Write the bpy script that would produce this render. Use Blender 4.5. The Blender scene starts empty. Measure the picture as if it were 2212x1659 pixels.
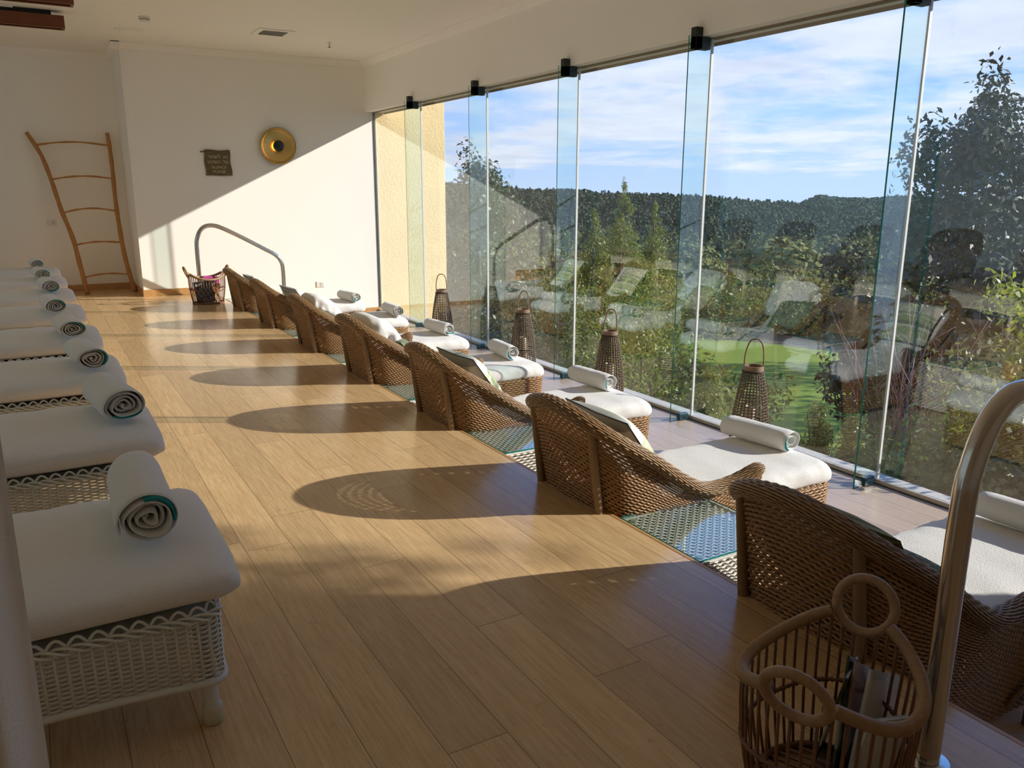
import bpy, math, random
import numpy as np
from mathutils import Vector, Matrix, Euler, noise as mnoise

R = math.radians
PI = math.pi
SC = bpy.context.scene
COL = SC.collection

# ------------------------------------------------------------------ camera
def make_camera():
    yaw, pitch, roll = R(30.25), R(13.486), R(-0.159)
    f = Vector((math.sin(yaw) * math.cos(pitch), math.cos(yaw) * math.cos(pitch), -math.sin(pitch)))
    r = Vector((math.cos(yaw), -math.sin(yaw), 0))
    d = f.cross(r)
    r2 = math.cos(roll) * r + math.sin(roll) * d
    d2 = -math.sin(roll) * r + math.cos(roll) * d
    m = Matrix((r2, -d2, -f)).transposed().to_4x4()
    m.translation = Vector((0, 0, 1.5))
    cd = bpy.data.cameras.new('camera')
    cd.sensor_width = 36
    cd.sensor_fit = 'HORIZONTAL'
    cd.lens = 1752.5 / 2212 * 36
    cd.clip_end = 5000
    cd.clip_start = 0.05
    c = bpy.data.objects.new('camera', cd)
    c.matrix_world = m
    COL.objects.link(c)
    SC.camera = c
make_camera()

# ------------------------------------------------------------------ sky
SKY_GAIN = 1.15
def make_world():
    w = bpy.data.worlds.new('sky')
    SC.world = w
    w.use_nodes = True
    nt = w.node_tree
    nt.nodes.clear()
    N, L = nt.nodes.new, nt.links.new
    tc = N('ShaderNodeTexCoord')
    sep = N('ShaderNodeSeparateXYZ'); L(tc.outputs['Generated'], sep.inputs[0])
    def m(op, a, b=None, c=None, clamp=False):
        n = N('ShaderNodeMath'); n.operation = op; n.use_clamp = clamp
        for i, v in enumerate((a, b, c)):
            if v is None: continue
            if isinstance(v, (int, float)): n.inputs[i].default_value = v
            else: L(v, n.inputs[i])
        return n.outputs[0]
    z = sep.outputs['Z']
    zc = m('MAXIMUM', z, 0.0)
    ramp = N('ShaderNodeValToRGB'); L(zc, ramp.inputs[0])
    cr = ramp.color_ramp
    cr.elements[0].position = 0.0; cr.elements[0].color = (.36, .48, .68, 1)
    cr.elements[1].position = 1.0; cr.elements[1].color = (.05, .16, .50, 1)
    for p, c in ((.10, (.24, .42, .76, 1)), (.22, (.12, .33, .82, 1)), (.5, (.10, .28, .72, 1))):
        e = cr.elements.new(p); e.color = c
    # cloud layer on a flat ceiling high above
    den = m('ADD', zc, 0.10)
    cx, cy = m('DIVIDE', sep.outputs['X'], den), m('DIVIDE', sep.outputs['Y'], den)
    comb = N('ShaderNodeCombineXYZ'); L(m('MULTIPLY', cx, .9), comb.inputs[0]); L(m('MULTIPLY', cy, .9), comb.inputs[1]); comb.inputs[2].default_value = 3.1
    n1 = N('ShaderNodeTexNoise'); L(comb.outputs[0], n1.inputs['Vector'])
    n1.inputs['Scale'].default_value = 1.15; n1.inputs['Detail'].default_value = 9; n1.inputs['Roughness'].default_value = .6
    n1.inputs['Distortion'].default_value = .25
    # cover: a bank of cloud from just above the hills up to about 12 degrees, thinner above
    cov = N('ShaderNodeValToRGB'); L(zc, cov.inputs[0])
    ce = cov.color_ramp
    ce.elements[0].position = 0; ce.elements[0].color = (.30, .30, .30, 1)
    ce.elements[1].position = 1; ce.elements[1].color = (.42, .42, .42, 1)
    for p, v in ((.03, .58), (.08, .67), (.16, .68), (.22, .50), (.30, .42)):
        e = ce.elements.new(p); e.color = (v, v, v, 1)
    s = m('ADD', n1.outputs['Fac'], m('SUBTRACT', cov.outputs[0], 1.0))
    dens = m('MULTIPLY', s, 5.5, clamp=True)
    n2 = N('ShaderNodeTexNoise'); L(comb.outputs[0], n2.inputs['Vector'])
    n2.inputs['Scale'].default_value = 4.0; n2.inputs['Detail'].default_value = 6
    cc = N('ShaderNodeMix'); cc.data_type = 'RGBA'
    L(n2.outputs['Fac'], cc.inputs[0])
    cc.inputs[6].default_value = (.42, .46, .56, 1); cc.inputs[7].default_value = (.66, .69, .76, 1)
    mx = N('ShaderNodeMix'); mx.data_type = 'RGBA'
    L(m('MULTIPLY', dens, .85), mx.inputs[0]); L(ramp.outputs[0], mx.inputs[6]); L(cc.outputs[2], mx.inputs[7])
    bg = N('ShaderNodeBackground'); L(mx.outputs[2], bg.inputs[0]); bg.inputs[1].default_value = SKY_GAIN
    out = N('ShaderNodeOutputWorld'); L(bg.outputs[0], out.inputs[0])
make_world()

# ------------------------------------------------------------------ sun
def make_sun():
    d = Vector((-.864, .504, -.423)).normalized()
    ld = bpy.data.lights.new('sun', 'SUN')
    ld.energy = 4.5
    ld.color = (1.0, .95, .875)
    ld.angle = R(.6)
    o = bpy.data.objects.new('sun', ld)
    o.rotation_euler = d.to_track_quat('-Z', 'Y').to_euler()
    o.location = (12, -4, 9)
    COL.objects.link(o)
make_sun()

SC.view_settings.view_transform = 'Standard'
SC.view_settings.look = 'None'
SC.view_settings.gamma = 1
SC.view_settings.use_curve_mapping = False
SC.view_settings.exposure = 0.68
cy = SC.cycles
cy.use_denoising = True
cy.max_bounces = 12
cy.diffuse_bounces = 9
cy.glossy_bounces = 4
cy.transparent_max_bounces = 24
cy.transmission_bounces = 4
cy.caustics_reflective = False
cy.caustics_refractive = False
cy.sample_clamp_indirect = 6
cy.use_adaptive_sampling = True
cy.adaptive_threshold = 0.02

# ------------------------------------------------------------------ materials
class NT:
    def __init__(s, name):
        s.m = bpy.data.materials.new(name); s.m.use_nodes = True
        s.t = s.m.node_tree; s.t.nodes.clear()
        s.out = s.t.nodes.new('ShaderNodeOutputMaterial')
        s.b = s.t.nodes.new('ShaderNodeBsdfPrincipled')
        s.t.links.new(s.b.outputs[0], s.out.inputs[0])
    def n(s, t, **kw):
        n = s.t.nodes.new(t)
        for k, v in kw.items():
            if k in n.inputs: s.set(n.inputs[k], v)
            else: setattr(n, k, v)
        return n
    def set(s, sock, v):
        if isinstance(v, bpy.types.NodeSocket): s.t.links.new(v, sock)
        elif isinstance(v, tuple) and len(v) == 3 and sock.type == 'RGBA': sock.default_value = (*v, 1)
        else: sock.default_value = v
    def math(s, op, a, b=None, c=None, clamp=False):
        n = s.t.nodes.new('ShaderNodeMath'); n.operation = op; n.use_clamp = clamp
        for i, v in enumerate((a, b, c)):
            if v is not None: s.set(n.inputs[i], v)
        return n.outputs[0]
    def mix(s, f, a, b):
        n = s.t.nodes.new('ShaderNodeMix'); n.data_type = 'RGBA'
        s.set(n.inputs[0], f); s.set(n.inputs[6], a); s.set(n.inputs[7], b)
        return n.outputs[2]
    def pos(s, kind='Object', scale=(1, 1, 1)):
        tc = s.t.nodes.new('ShaderNodeTexCoord')
        mp = s.t.nodes.new('ShaderNodeMapping'); mp.inputs['Scale'].default_value = scale
        s.t.links.new(tc.outputs[kind], mp.inputs[0]); return mp.outputs[0]
    def wpos(s, scale=(1, 1, 1)):
        g = s.t.nodes.new('ShaderNodeNewGeometry')
        mp = s.t.nodes.new('ShaderNodeMapping'); mp.inputs['Scale'].default_value = scale
        s.t.links.new(g.outputs['Position'], mp.inputs[0]); return mp.outputs[0]
    def noise(s, vec, scale, detail=3, rough=.5):
        n = s.n('ShaderNodeTexNoise', Vector=vec, Scale=scale, Detail=detail, Roughness=rough)
        return n.outputs['Fac']
    def ramp(s, f, *stops, interp='LINEAR'):
        n = s.t.nodes.new('ShaderNodeValToRGB'); s.set(n.inputs[0], f)
        n.color_ramp.interpolation = interp
        e = n.color_ramp.elements
        e[0].position, e[0].color = stops[0][0], (*stops[0][1], 1)
        e[1].position, e[1].color = stops[-1][0], (*stops[-1][1], 1)
        for p, c in stops[1:-1]:
            k = e.new(p); k.color = (*c, 1)
        return n.outputs[0]
    def bump(s, h, strength=.3, dist=.01):
        n = s.n('ShaderNodeBump', Height=h, Strength=strength, Distance=dist)
        s.t.links.new(n.outputs[0], s.b.inputs['Normal'])
    def fin(s, col=None, rough=None, metal=None, **kw):
        if col is not None: s.set(s.b.inputs['Base Color'], col)
        if rough is not None: s.set(s.b.inputs['Roughness'], rough)
        if metal is not None: s.set(s.b.inputs['Metallic'], metal)
        for k, v in kw.items(): s.set(s.b.inputs[k.replace('_', ' ')], v)
        return s.m

def simple(name, col, rough=.5, metal=0, nscale=None, namt=.12, bscale=None, bstr=.2, bdist=.004, coord='Object', **kw):
    t = NT(name)
    c = col
    if nscale:
        f = t.noise(t.pos(coord), nscale, 4)
        c = t.mix(f, tuple(v * (1 - namt) for v in col), tuple(min(1, v * (1 + namt)) for v in col))
    if bscale:
        t.bump(t.noise(t.pos(coord), bscale, 3), bstr, bdist)
    return t.fin(c, rough, metal, **kw)

def bamboo(name, a, b, rough):
    t = NT(name)
    g = t.t.nodes.new('ShaderNodeNewGeometry')
    sp = t.n('ShaderNodeSeparateXYZ', Vector=g.outputs['Position'])
    x, y = sp.outputs[0], sp.outputs[1]
    u = t.math('DIVIDE', t.math('SUBTRACT', x, .63), .1875)
    row = t.math('FLOOR', u); fu = t.math('FRACT', u)
    wn = t.n('ShaderNodeTexWhiteNoise', noise_dimensions='1D', W=row)
    v = t.math('ADD', t.math('DIVIDE', y, 1.9), t.math('MULTIPLY', wn.outputs['Value'], 7.3))
    pid = t.math('FLOOR', v); fv = t.math('FRACT', v)
    cmb = t.n('ShaderNodeCombineXYZ', X=row, Y=pid)
    wn2 = t.n('ShaderNodeTexWhiteNoise', noise_dimensions='3D', Vector=cmb.outputs[0])
    seam_u = t.math('LESS_THAN', t.math('MINIMUM', fu, t.math('SUBTRACT', 1, fu)), .008)
    seam_v = t.math('LESS_THAN', t.math('MINIMUM', fv, t.math('SUBTRACT', 1, fv)), .0009)
    seam = t.math('MAXIMUM', seam_u, seam_v)
    gv = t.n('ShaderNodeCombineXYZ', X=t.math('MULTIPLY', x, 95), Y=t.math('MULTIPLY', y, 5), Z=t.math('MULTIPLY', wn2.outputs['Value'], 40)).outputs[0]
    grain = t.n('ShaderNodeTexNoise', Vector=gv, Scale=1, Detail=4, Roughness=.65).outputs['Fac']
    wide = t.noise(t.wpos((6, 1.6, 1)), 1.6, 3)
    kv = t.n('ShaderNodeCombineXYZ', X=t.math('MULTIPLY', x, 22), Y=t.math('MULTIPLY', y, 30), Z=t.math('MULTIPLY', wn2.outputs['Value'], 9)).outputs[0]
    kn = t.n('ShaderNodeTexNoise', Vector=kv, Scale=1, Detail=5, Roughness=.7, Distortion=1.2).outputs['Fac']
    knot = t.ramp(kn, (.60, (0, 0, 0)), (.70, (1, 1, 1)))
    c = t.mix(t.ramp(grain, (.25, (0, 0, 0)), (.75, (1, 1, 1))), a, b)
    c = t.mix(t.math('MULTIPLY', wide, .35), c, tuple(v * .72 for v in a))
    c = t.mix(t.math('MULTIPLY', knot, .45), c, tuple(v * .5 for v in a))
    hs = t.n('ShaderNodeHueSaturation', Value=t.math('ADD', .88, t.math('MULTIPLY', wn2.outputs['Value'], .22)), Color=c)
    c = t.mix(t.math('MULTIPLY', seam, .65), hs.outputs[0], (.07, .035, .015))
    hgt = t.math('SUBTRACT', t.math('MULTIPLY', grain, .12), seam)
    t.bump(hgt, .25, .0012)
    return t.fin(c, rough, 0, IOR=1.5)

M = {}
def linen():  # cloth of the added blind, tints the fill daylight warm
    t = NT('fill_blind_cloth'); t.t.nodes.remove(t.b)
    c = t.mix(t.noise(t.pos('Object', (1, 1, 6)), 60, 3), (.94, .83, .64), (.98, .90, .74))
    tl = t.n('ShaderNodeBsdfTranslucent', Color=c); df = t.n('ShaderNodeBsdfDiffuse', Color=c)
    mx = t.t.nodes.new('ShaderNodeMixShader'); mx.inputs[0].default_value = .06
    t.t.links.new(tl.outputs[0], mx.inputs[1]); t.t.links.new(df.outputs[0], mx.inputs[2]); t.t.links.new(mx.outputs[0], t.out.inputs[0])
    return t.m
M['linen'] = linen()
M['floor'] = bamboo('bamboo_floor', (.55, .345, .16), (.82, .58, .32), .20)
M['low_floor'] = bamboo('bamboo_floor_lower', (.52, .38, .26), (.72, .56, .42), .30)
M['wall'] = simple('cream_plaster', (.90, .865, .79), .85, nscale=1.2, namt=.03, bscale=40, bstr=.10)
M['ceil'] = simple('ceiling_paint', (.90, .85, .77), .9, nscale=.8, namt=.02, bscale=60, bstr=.05)
M['white'] = simple('white_paint', (.80, .78, .74), .5)
M['woodtrim'] = simple('bamboo_trim', (.50, .27, .10), .4, nscale=12, namt=.25)
M['yellow'] = simple('yellow_stucco', (.84, .62, .30), .95, nscale=2.2, namt=.10, bscale=26, bstr=.5, bdist=.02)
M['stone'] = simple('sill_stone', (.62, .58, .50), .6, nscale=20, namt=.15)
M['brownframe'] = simple('outer_lintel', (.26, .20, .14), .8)
M['darkgap'] = simple('dark_frame', (.02, .025, .025), .5)
M['clamp'] = simple('black_clamp', (.008, .014, .013), .35)
M['floorclamp'] = simple('floor_clamp_metal', (.03, .075, .09), .35, .3)
M['steel'] = simple('brushed_steel', (.62, .58, .53), .17, 1.0)
M['brownwood'] = simple('dark_ceiling_wood', (.15, .042, .012), .4, nscale=9, namt=.4)
M['ladder'] = simple('teak_branch', (.46, .21, .055), .55, nscale=14, namt=.3, bscale=40, bstr=.3)
M['rattan'] = simple('brown_resin_wicker', (.33, .175, .068), .42, nscale=30, namt=.35)
M['rattan_rail'] = simple('brown_wicker_rail', (.31, .185, .085), .45, nscale=40, namt=.35)
M['rattan_post'] = simple('wrapped_post', (.25, .155, .075), .5, nscale=50, namt=.2)
M['whitewick'] = simple('white_wicker', (.70, .685, .60), .45, nscale=30, namt=.08)
M['tablewick'] = simple('white_table_weave', (.74, .70, .62), .45, nscale=30, namt=.08)
M['cap'] = simple('cream_rubber_cap', (.62, .56, .38), .6)
def terry(name, col, s1, s2):
    t = NT(name); p = t.pos('Object')
    a = t.noise(p, s1, 4, .7); b_ = t.noise(p, s2, 3)
    t.bump(t.math('ADD', t.math('MULTIPLY', a, .6), b_), .7, .005)
    return t.fin(t.mix(a, tuple(v * .93 for v in col), col), .95, 0, Sheen_Weight=.3)
M['terry'] = terry('white_terry', (.88, .85, .80), 120, 260)
M['terry2'] = terry('white_towel', (.88, .86, .82), 120, 330)
M['teal'] = simple('teal_stripe', (.005, .25, .26), .85)
M['bk'] = simple('basket_cane', (.36, .22, .115), .5, nscale=60, namt=.3)
M['bkstick'] = simple('basket_spindle', (.19, .085, .04), .45, nscale=30, namt=.4)
M['lant'] = simple('lantern_cane', (.15, .10, .062), .6, nscale=40, namt=.35)
M['lantband'] = simple('lantern_dark_band', (.035, .022, .014), .6)
M['collar'] = simple('lantern_collar', (.26, .16, .09), .6, nscale=60, namt=.4)
M['candle'] = simple('ivory_candle', (.82, .70, .50), .5)
M['gold'] = simple('brushed_gold', (.60, .42, .15), .38, 1.0, nscale=3, namt=.1)
M['black'] = simple('black_metal', (.012, .012, .012), .35)
M['bronze'] = simple('bronze_plaque', (.16, .12, .055), .5, .6, nscale=18, namt=.35, bscale=60, bstr=.3)
M['bronze_l'] = simple('raised_bronze_letters', (.60, .50, .28), .5, .2)
M['plastic'] = simple('white_plastic', (.78, .75, .66), .4)
M['dark'] = simple('dark_slot', (.01, .01, .01), .7)
M['paperw'] = simple('paper_edges', (.62, .60, .55), .7)
M['pinkp'] = simple('pink_paper', (.75, .10, .42), .6)
M['rubber'] = simple('clear_bumper', (.42, .48, .30), .4)

def stripes(name, axis, freq, stops, base_rough=.9):
    t = NT(name)
    sp = t.n('ShaderNodeSeparateXYZ', Vector=t.pos('Object'))
    f = t.math('FRACT', t.math('ADD', t.math('MULTIPLY', sp.outputs[axis], freq), .5))
    c = t.ramp(f, *stops, interp='CONSTANT')
    t.bump(t.noise(t.pos('Object'), 400, 2), .3, .001)
    return t.fin(c, base_rough)
G1, G2, G3, G4 = (.36, .38, .34), (.80, .74, .60), (.50, .54, .32), (.32, .34, .23)
M['pil_stripe'] = stripes('grey_green_stripe_fabric', 2, 2.1, ((0, G3), (.10, G2), (.14, G3), (.30, G2), (.35, G4), (.42, G3), (.54, G2), (.58, G3), (.64, G2), (.88, G1), (1, G1)))
M['pil_fine'] = stripes('olive_fine_stripe_fabric', 2, 55, ((0, (.30, .29, .13)), (.55, (.14, .14, .06)), (1, (.14, .14, .06))))
M['pil_beige'] = simple('beige_fabric', (.55, .47, .33), .9, bscale=300, bstr=.3)
def rings():
    t = NT('green_ring_fabric')
    v = t.n('ShaderNodeTexVoronoi', Vector=t.pos('Object'), Scale=19, Randomness=0.0)
    d = v.outputs['Distance']
    c = t.ramp(d, (0, (.30, .33, .22)), (.18, (.10, .12, .08)), (.34, (.36, .38, .26)), (.42, (.15, .17, .11)), (1, (.15, .17, .11)), interp='CONSTANT')
    return t.fin(c, .9)
M['pil_ring'] = rings()

def glassmat(name, tint, refl=.055, spec=(1, 1, 1)):
    """clear architectural glass: light passes straight through, the surface mirrors by angle"""
    t = NT(name)
    t.t.nodes.remove(t.b)
    lw = t.n('ShaderNodeLayerWeight', Blend=.5)
    p5 = t.math('POWER', lw.outputs['Facing'], 4.2)
    f = t.math('ADD', refl, t.math('MULTIPLY', p5, .80), clamp=True)
    tr = t.n('ShaderNodeBsdfTransparent', Color=tint)
    gl = t.n('ShaderNodeBsdfGlossy', Color=spec, Roughness=0.0)
    mx = t.t.nodes.new('ShaderNodeMixShader')
    t.t.links.new(f, mx.inputs[0]); t.t.links.new(tr.outputs[0], mx.inputs[1]); t.t.links.new(gl.outputs[0], mx.inputs[2])
    t.t.links.new(mx.outputs[0], t.out.inputs[0])
    return t.m
M['glass'] = glassmat('window_glass', (.975, .985, .98), .085)
M['fin'] = glassmat('fin_glass', (.905, .975, .965), .06)
M['tglass'] = glassmat('table_glass', (.90, .955, .95), .05)
M['glassedge'] = simple('teal_glass_edge', (.0, .20, .17), .15)
M['seal'] = simple('silicone_seal', (.72, .72, .68), .4)

def leafmat(name, a, b, tr=.35, rough=.45):
    t = NT(name)
    f = t.n('ShaderNodeTexWhiteNoise', noise_dimensions='1D', W=t.n('ShaderNodeNewGeometry').outputs['Random Per Island']).outputs['Value']
    c = t.mix(f, a, b)
    t.fin(c, rough)
    tl = t.n('ShaderNodeBsdfTranslucent', Color=t.mix(f, tuple(v * 1.3 for v in a), tuple(v * 1.3 for v in b)))
    mx = t.t.nodes.new('ShaderNodeMixShader'); mx.inputs[0].default_value = tr
    t.t.links.new(t.b.outputs[0], mx.inputs[1]); t.t.links.new(tl.outputs[0], mx.inputs[2]); t.t.links.new(mx.outputs[0], t.out.inputs[0])
    return t.m
M['leaf_dark'] = leafmat('dark_glossy_leaves', (.018, .028, .014), (.055, .062, .028), .15, .5)
M['leaf_jun'] = leafmat('juniper_needles', (.13, .165, .03), (.30, .31, .06), .35)
M['leaf_bright'] = leafmat('bright_green_leaves', (.07, .12, .02), (.17, .22, .04), .4)
M['leaf_yellow'] = leafmat('yellow_green_leaves', (.16, .20, .025), (.36, .38, .05), .45)
M['leaf_olive'] = leafmat('olive_shrub_leaves', (.10, .115, .035), (.25, .235, .07), .35)
M['leaf_pale'] = leafmat('pale_poplar_leaves', (.08, .105, .06), (.17, .19, .10), .35)
M['leaf_pine'] = leafmat('pine_forest', (.050, .075, .048), (.10, .13, .07), .1, .95)
M['leaf_maquis'] = leafmat('maquis_scrub', (.10, .125, .042), (.24, .235, .07), .15, .95)
M['bark'] = simple('bark', (.12, .09, .065), .9, nscale=20, namt=.3)
M['twig'] = simple('purple_twigs', (.42, .22, .24), .8)
M['twigpale'] = simple('pale_twigs', (.34, .30, .25), .8)
def groundmat():
    t = NT('forest_ground')
    f = t.noise(t.wpos(), .06, 6)
    c = t.mix(f, (.030, .042, .020), (.10, .10, .045))
    t.bump(t.noise(t.wpos(), .5, 5), .6, 1.5)
    return t.fin(c, .95)
M['ground'] = groundmat()
def lawnmat():
    t = NT('lawn_grass')
    f = t.noise(t.wpos(), .6, 6); g = t.noise(t.wpos((1, 1, 1)), 35, 3)
    c = t.mix(f, (.17, .25, .006), (.30, .37, .014))
    c = t.mix(t.math('MULTIPLY', g, .5), c, (.05, .10, .012))
    t.bump(g, .5, .03)
    return t.fin(c, .9)
M['lawn'] = lawnmat()
def magmat(name, cols, seed):
    t = NT(name)
    v = t.n('ShaderNodeTexVoronoi', Vector=t.pos('Object', (1, 1.6, 1)), Scale=9 + seed)
    f = t.n('ShaderNodeTexWhiteNoise', noise_dimensions='3D', Vector=v.outputs['Color']).outputs['Value']
    c = t.ramp(f, *[(i / len(cols), k) for i, k in enumerate(cols)], (1, cols[-1]), interp='CONSTANT')
    return t.fin(c, .25)
M['mag1'] = magmat('magazine_green_cover', [(.03, .04, .025), (.10, .11, .07), (.05, .06, .045), (.30, .28, .22)], 0)
M['mag2'] = magmat('magazine_skin_tone_cover', [(.36, .20, .13), (.28, .14, .10), (.10, .07, .05), (.45, .33, .26)], 2)
M['mag3'] = magmat('magazine_black_cover', [(.012, .012, .014), (.018, .016, .018)], 3)
M['mag4'] = magmat('magazine_pale_cover', [(.55, .53, .47), (.45, .43, .38)], 1)
M['mag5'] = magmat('magazine_orange_cover', [(.45, .19, .07), (.62, .40, .24), (.25, .08, .03), (.04, .02, .02)], 5)

# ------------------------------------------------------------------ mesh helpers
class MB:
    def __init__(s):
        s.v, s.f, s.mi = [], [], []
        s.nv = 0
    def add(s, vs, fs, mi=0):
        o = len(s.v)
        s.v.extend([tuple(p) for p in vs]); s.f.extend([tuple(i + o for i in f) for f in fs]); s.mi.extend([mi] * len(fs))
    def box(s, x0, x1, y0, y1, z0, z1, mi=0, m=None):
        vs = [Vector((x, y, z)) for z in (z0, z1) for y in (y0, y1) for x in (x0, x1)]
        if m is not None: vs = [m @ v for v in vs]
        s.add(vs, [(0, 2, 3, 1), (4, 5, 7, 6), (0, 1, 5, 4), (2, 6, 7, 3), (0, 4, 6, 2), (1, 3, 7, 5)], mi)
    def tube(s, pts, rad, seg=8, closed=False, mi=0, flat=1.0, caps=True, up=None):
        pts = [Vector(p) for p in pts]; n = len(pts)
        rads = rad if isinstance(rad, (list, tuple)) else [rad] * n
        tang = []
        for i in range(n):
            a = pts[(i - 1) % n] if closed or i > 0 else pts[i]
            b = pts[(i + 1) % n] if closed or i < n - 1 else pts[i]
            tang.append((b - a).normalized())
        nrm = Vector(up) if up else (Vector((0, 0, 1)) if abs(tang[0].z) < .9 else Vector((1, 0, 0)))
        vs = []
        for i in range(n):
            t = tang[i]
            nn = nrm - t * nrm.dot(t)
            if nn.length < 1e-5: nn = t.orthogonal()
            nn.normalize()
            if not up: nrm = nn
            bi = t.cross(nn)
            for k in range(seg):
                a = 2 * PI * k / seg
                vs.append(pts[i] + (bi * math.cos(a) + nn * math.sin(a) * flat) * rads[i])
        fs = []
        for i in range(n if closed else n - 1):
            j = (i + 1) % n
            for k in range(seg):
                k2 = (k + 1) % seg
                fs.append((i * seg + k, i * seg + k2, j * seg + k2, j * seg + k))
        if caps and not closed:
            fs.append(tuple(range(seg - 1, -1, -1))); fs.append(tuple((n - 1) * seg + k for k in range(seg)))
        s.add(vs, fs, mi)
    def lathe(s, prof, seg=32, c=(0, 0, 0), axis='z', mi=0, close=True):
        vs = []
        for r, h in prof:
            for k in range(seg):
                a = 2 * PI * k / seg
                p = (r * math.cos(a), r * math.sin(a), h)
                if axis == 'y': p = (r * math.cos(a), h, r * math.sin(a))
                if axis == 'x': p = (h, r * math.cos(a), r * math.sin(a))
                vs.append((p[0] + c[0], p[1] + c[1], p[2] + c[2]))
        fs = []
        for i in range(len(prof) - 1):
            for k in range(seg):
                k2 = (k + 1) % seg
                fs.append((i * seg + k, i * seg + k2, (i + 1) * seg + k2, (i + 1) * seg + k))
        if close:
            fs.append(tuple(range(seg - 1, -1, -1))); fs.append(tuple((len(prof) - 1) * seg + k for k in range(seg)))
        s.add(vs, fs, mi)
    def grid(s, fn, nu, nv, mi=0, wrapu=False, wrapv=False):
        vs = [fn(i / nu, j / nv) for j in range(nv + (0 if wrapv else 1)) for i in range(nu + (0 if wrapu else 1))]
        W = nu + (0 if wrapu else 1); H = nv + (0 if wrapv else 1)
        fs = []
        for j in range(nv):
            for i in range(nu):
                i2 = (i + 1) % W; j2 = (j + 1) % H
                fs.append((j * W + i, j * W + i2, j2 * W + i2, j2 * W + i))
        s.add(vs, fs, mi)
    def build(s, name, mats, parent=None, smooth=False, bevel=0, loc=None):
        me = bpy.data.meshes.new(name)
        me.from_pydata([tuple(v) for v in s.v], [], s.f)
        for m in (mats if isinstance(mats, (list, tuple)) else [mats]): me.materials.append(m)
        me.polygons.foreach_set('material_index', s.mi)
        if smooth: me.polygons.foreach_set('use_smooth', [True] * len(s.f))
        me.update()
        o = bpy.data.objects.new(name, me); COL.objects.link(o)
        if parent: o.parent = parent
        if loc: o.location = loc
        if bevel:
            b = o.modifiers.new('bevel', 'BEVEL'); b.width = bevel; b.segments = 2; b.limit_method = 'ANGLE'
        return o

def cr(pts, n=6, closed=False):
    """smooth curve through points"""
    P = [Vector(p) for p in pts]; out = []
    N = len(P); rng = range(N if closed else N - 1)
    for i in rng:
        p0 = P[(i - 1) % N] if closed or i > 0 else P[0] * 2 - P[1]
        p1, p2 = P[i], P[(i + 1) % N]
        p3 = P[(i + 2) % N] if closed or i < N - 2 else P[-1] * 2 - P[-2]
        for k in range(n):
            t = k / n
            out.append(.5 * ((2 * p1) + (p2 - p0) * t + (2 * p0 - 5 * p1 + 4 * p2 - p3) * t * t + (3 * p1 - p0 - 3 * p2 + p3) * t ** 3))
    if not closed: out.append(P[-1])
    return out

def resample(pts, n, closed=False):
    P = [Vector(p) for p in pts]
    if closed: P = P + [P[0]]
    d = [0]
    for a, b in zip(P, P[1:]): d.append(d[-1] + (b - a).length)
    out = []; j = 0
    m = n if closed else n - 1
    for i in range(n):
        t = d[-1] * i / m
        while j < len(d) - 2 and d[j + 1] < t: j += 1
        seg = d[j + 1] - d[j]
        out.append(P[j].lerp(P[j + 1], (t - d[j]) / seg if seg else 0))
    return out

def tag(o, label, cat, group=None, kind=None):
    if label: o['label'] = label
    if cat: o['category'] = cat
    if group: o['group'] = group
    if kind: o['kind'] = kind
    return o
def empty(name, loc, rz=0, label=None, cat=None, group=None):
    o = bpy.data.objects.new(name, None); COL.objects.link(o)
    o.location = loc; o.rotation_euler = (0, 0, rz); o.empty_display_size = .1
    return tag(o, label, cat, group)
def struct(o, label=None):
    o['kind'] = 'structure'
    if label: o['label'] = label
    return o
def copy_tree(o, parent=None):
    c = o.copy(); COL.objects.link(c)
    if parent: c.parent = parent
    for ch in list(o.children): copy_tree(ch, c)
    return c
def sbox(name, dims, m, label=None, bevel=0):
    b = MB(); b.box(*dims)
    return struct(b.build(name, m, bevel=bevel), label)

# ------------------------------------------------------------------ room shell
ZL = -.45           # lower strip of floor by the glass
XE = 2.225          # edge of the raised floor
XG = 4.82           # glass line
YB = 12.6           # end wall
ZC = 3.39           # ceiling
YN = .34            # near end of the glazing
sbox('floor', (-2.9, XE, -3, 14, -.6, 0), M['floor'], 'glossy bamboo plank floor, raised level')
sbox('floor_lower', (XE, 5.0, -3, YB, ZL - .12, ZL), M['low_floor'], 'lower bamboo floor strip along the glass wall')
b = MB(); b.box(XE - .012, XE + .006, -3, YB, -.055, .0015); b.box(XE - .004, XE + .003, -3, YB, ZL, -.055)
struct(b.build('trim_1', M['woodtrim'], bevel=.002), 'bamboo nosing along the edge of the raised floor')
b = MB(); b.box(1.28, 4.86, YB, YB + .25, ZL, ZC + .1)
struct(b.build('wall_back', M['wall']), 'white end wall lit by a diagonal of sun')
sbox('wall_alcove', (-2.9, 1.28, 13.78, 14, 0, ZC + .1), M['wall'], 'recessed cream wall behind the ladder')
sbox('wall_alcove_side', (1.28, 1.45, YB + .25, 14, 0, ZC + .1), M['wall'])
b = MB(); b.box(-3.1, -2.9, -3, 1.8, -.1, ZC + .1); b.box(-3.1, -2.9, 12.9, 14, -.1, ZC + .1); b.box(-3.1, -2.9, 1.8, 12.9, 3.15, ZC + .1); b.box(-3.1, -2.9, 1.8, 12.9, -.1, .2)
struct(b.build('wall_left', M['wall']), 'left wall out of view, with a long window added for fill light')
sbox('window_8', (-3.05, -3.03, 1.8, 12.9, .2, 3.15), M['glass'])  # made-up window out of view, added to let fill daylight into the room
struct(sbox('trim_fill_blind', (-2.96, -2.955, 1.8, 12.9, .2, 3.15), M['linen']), 'translucent linen blind added to warm the fill light from the left')  # unseen blind, added with the window to warm its light
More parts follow.
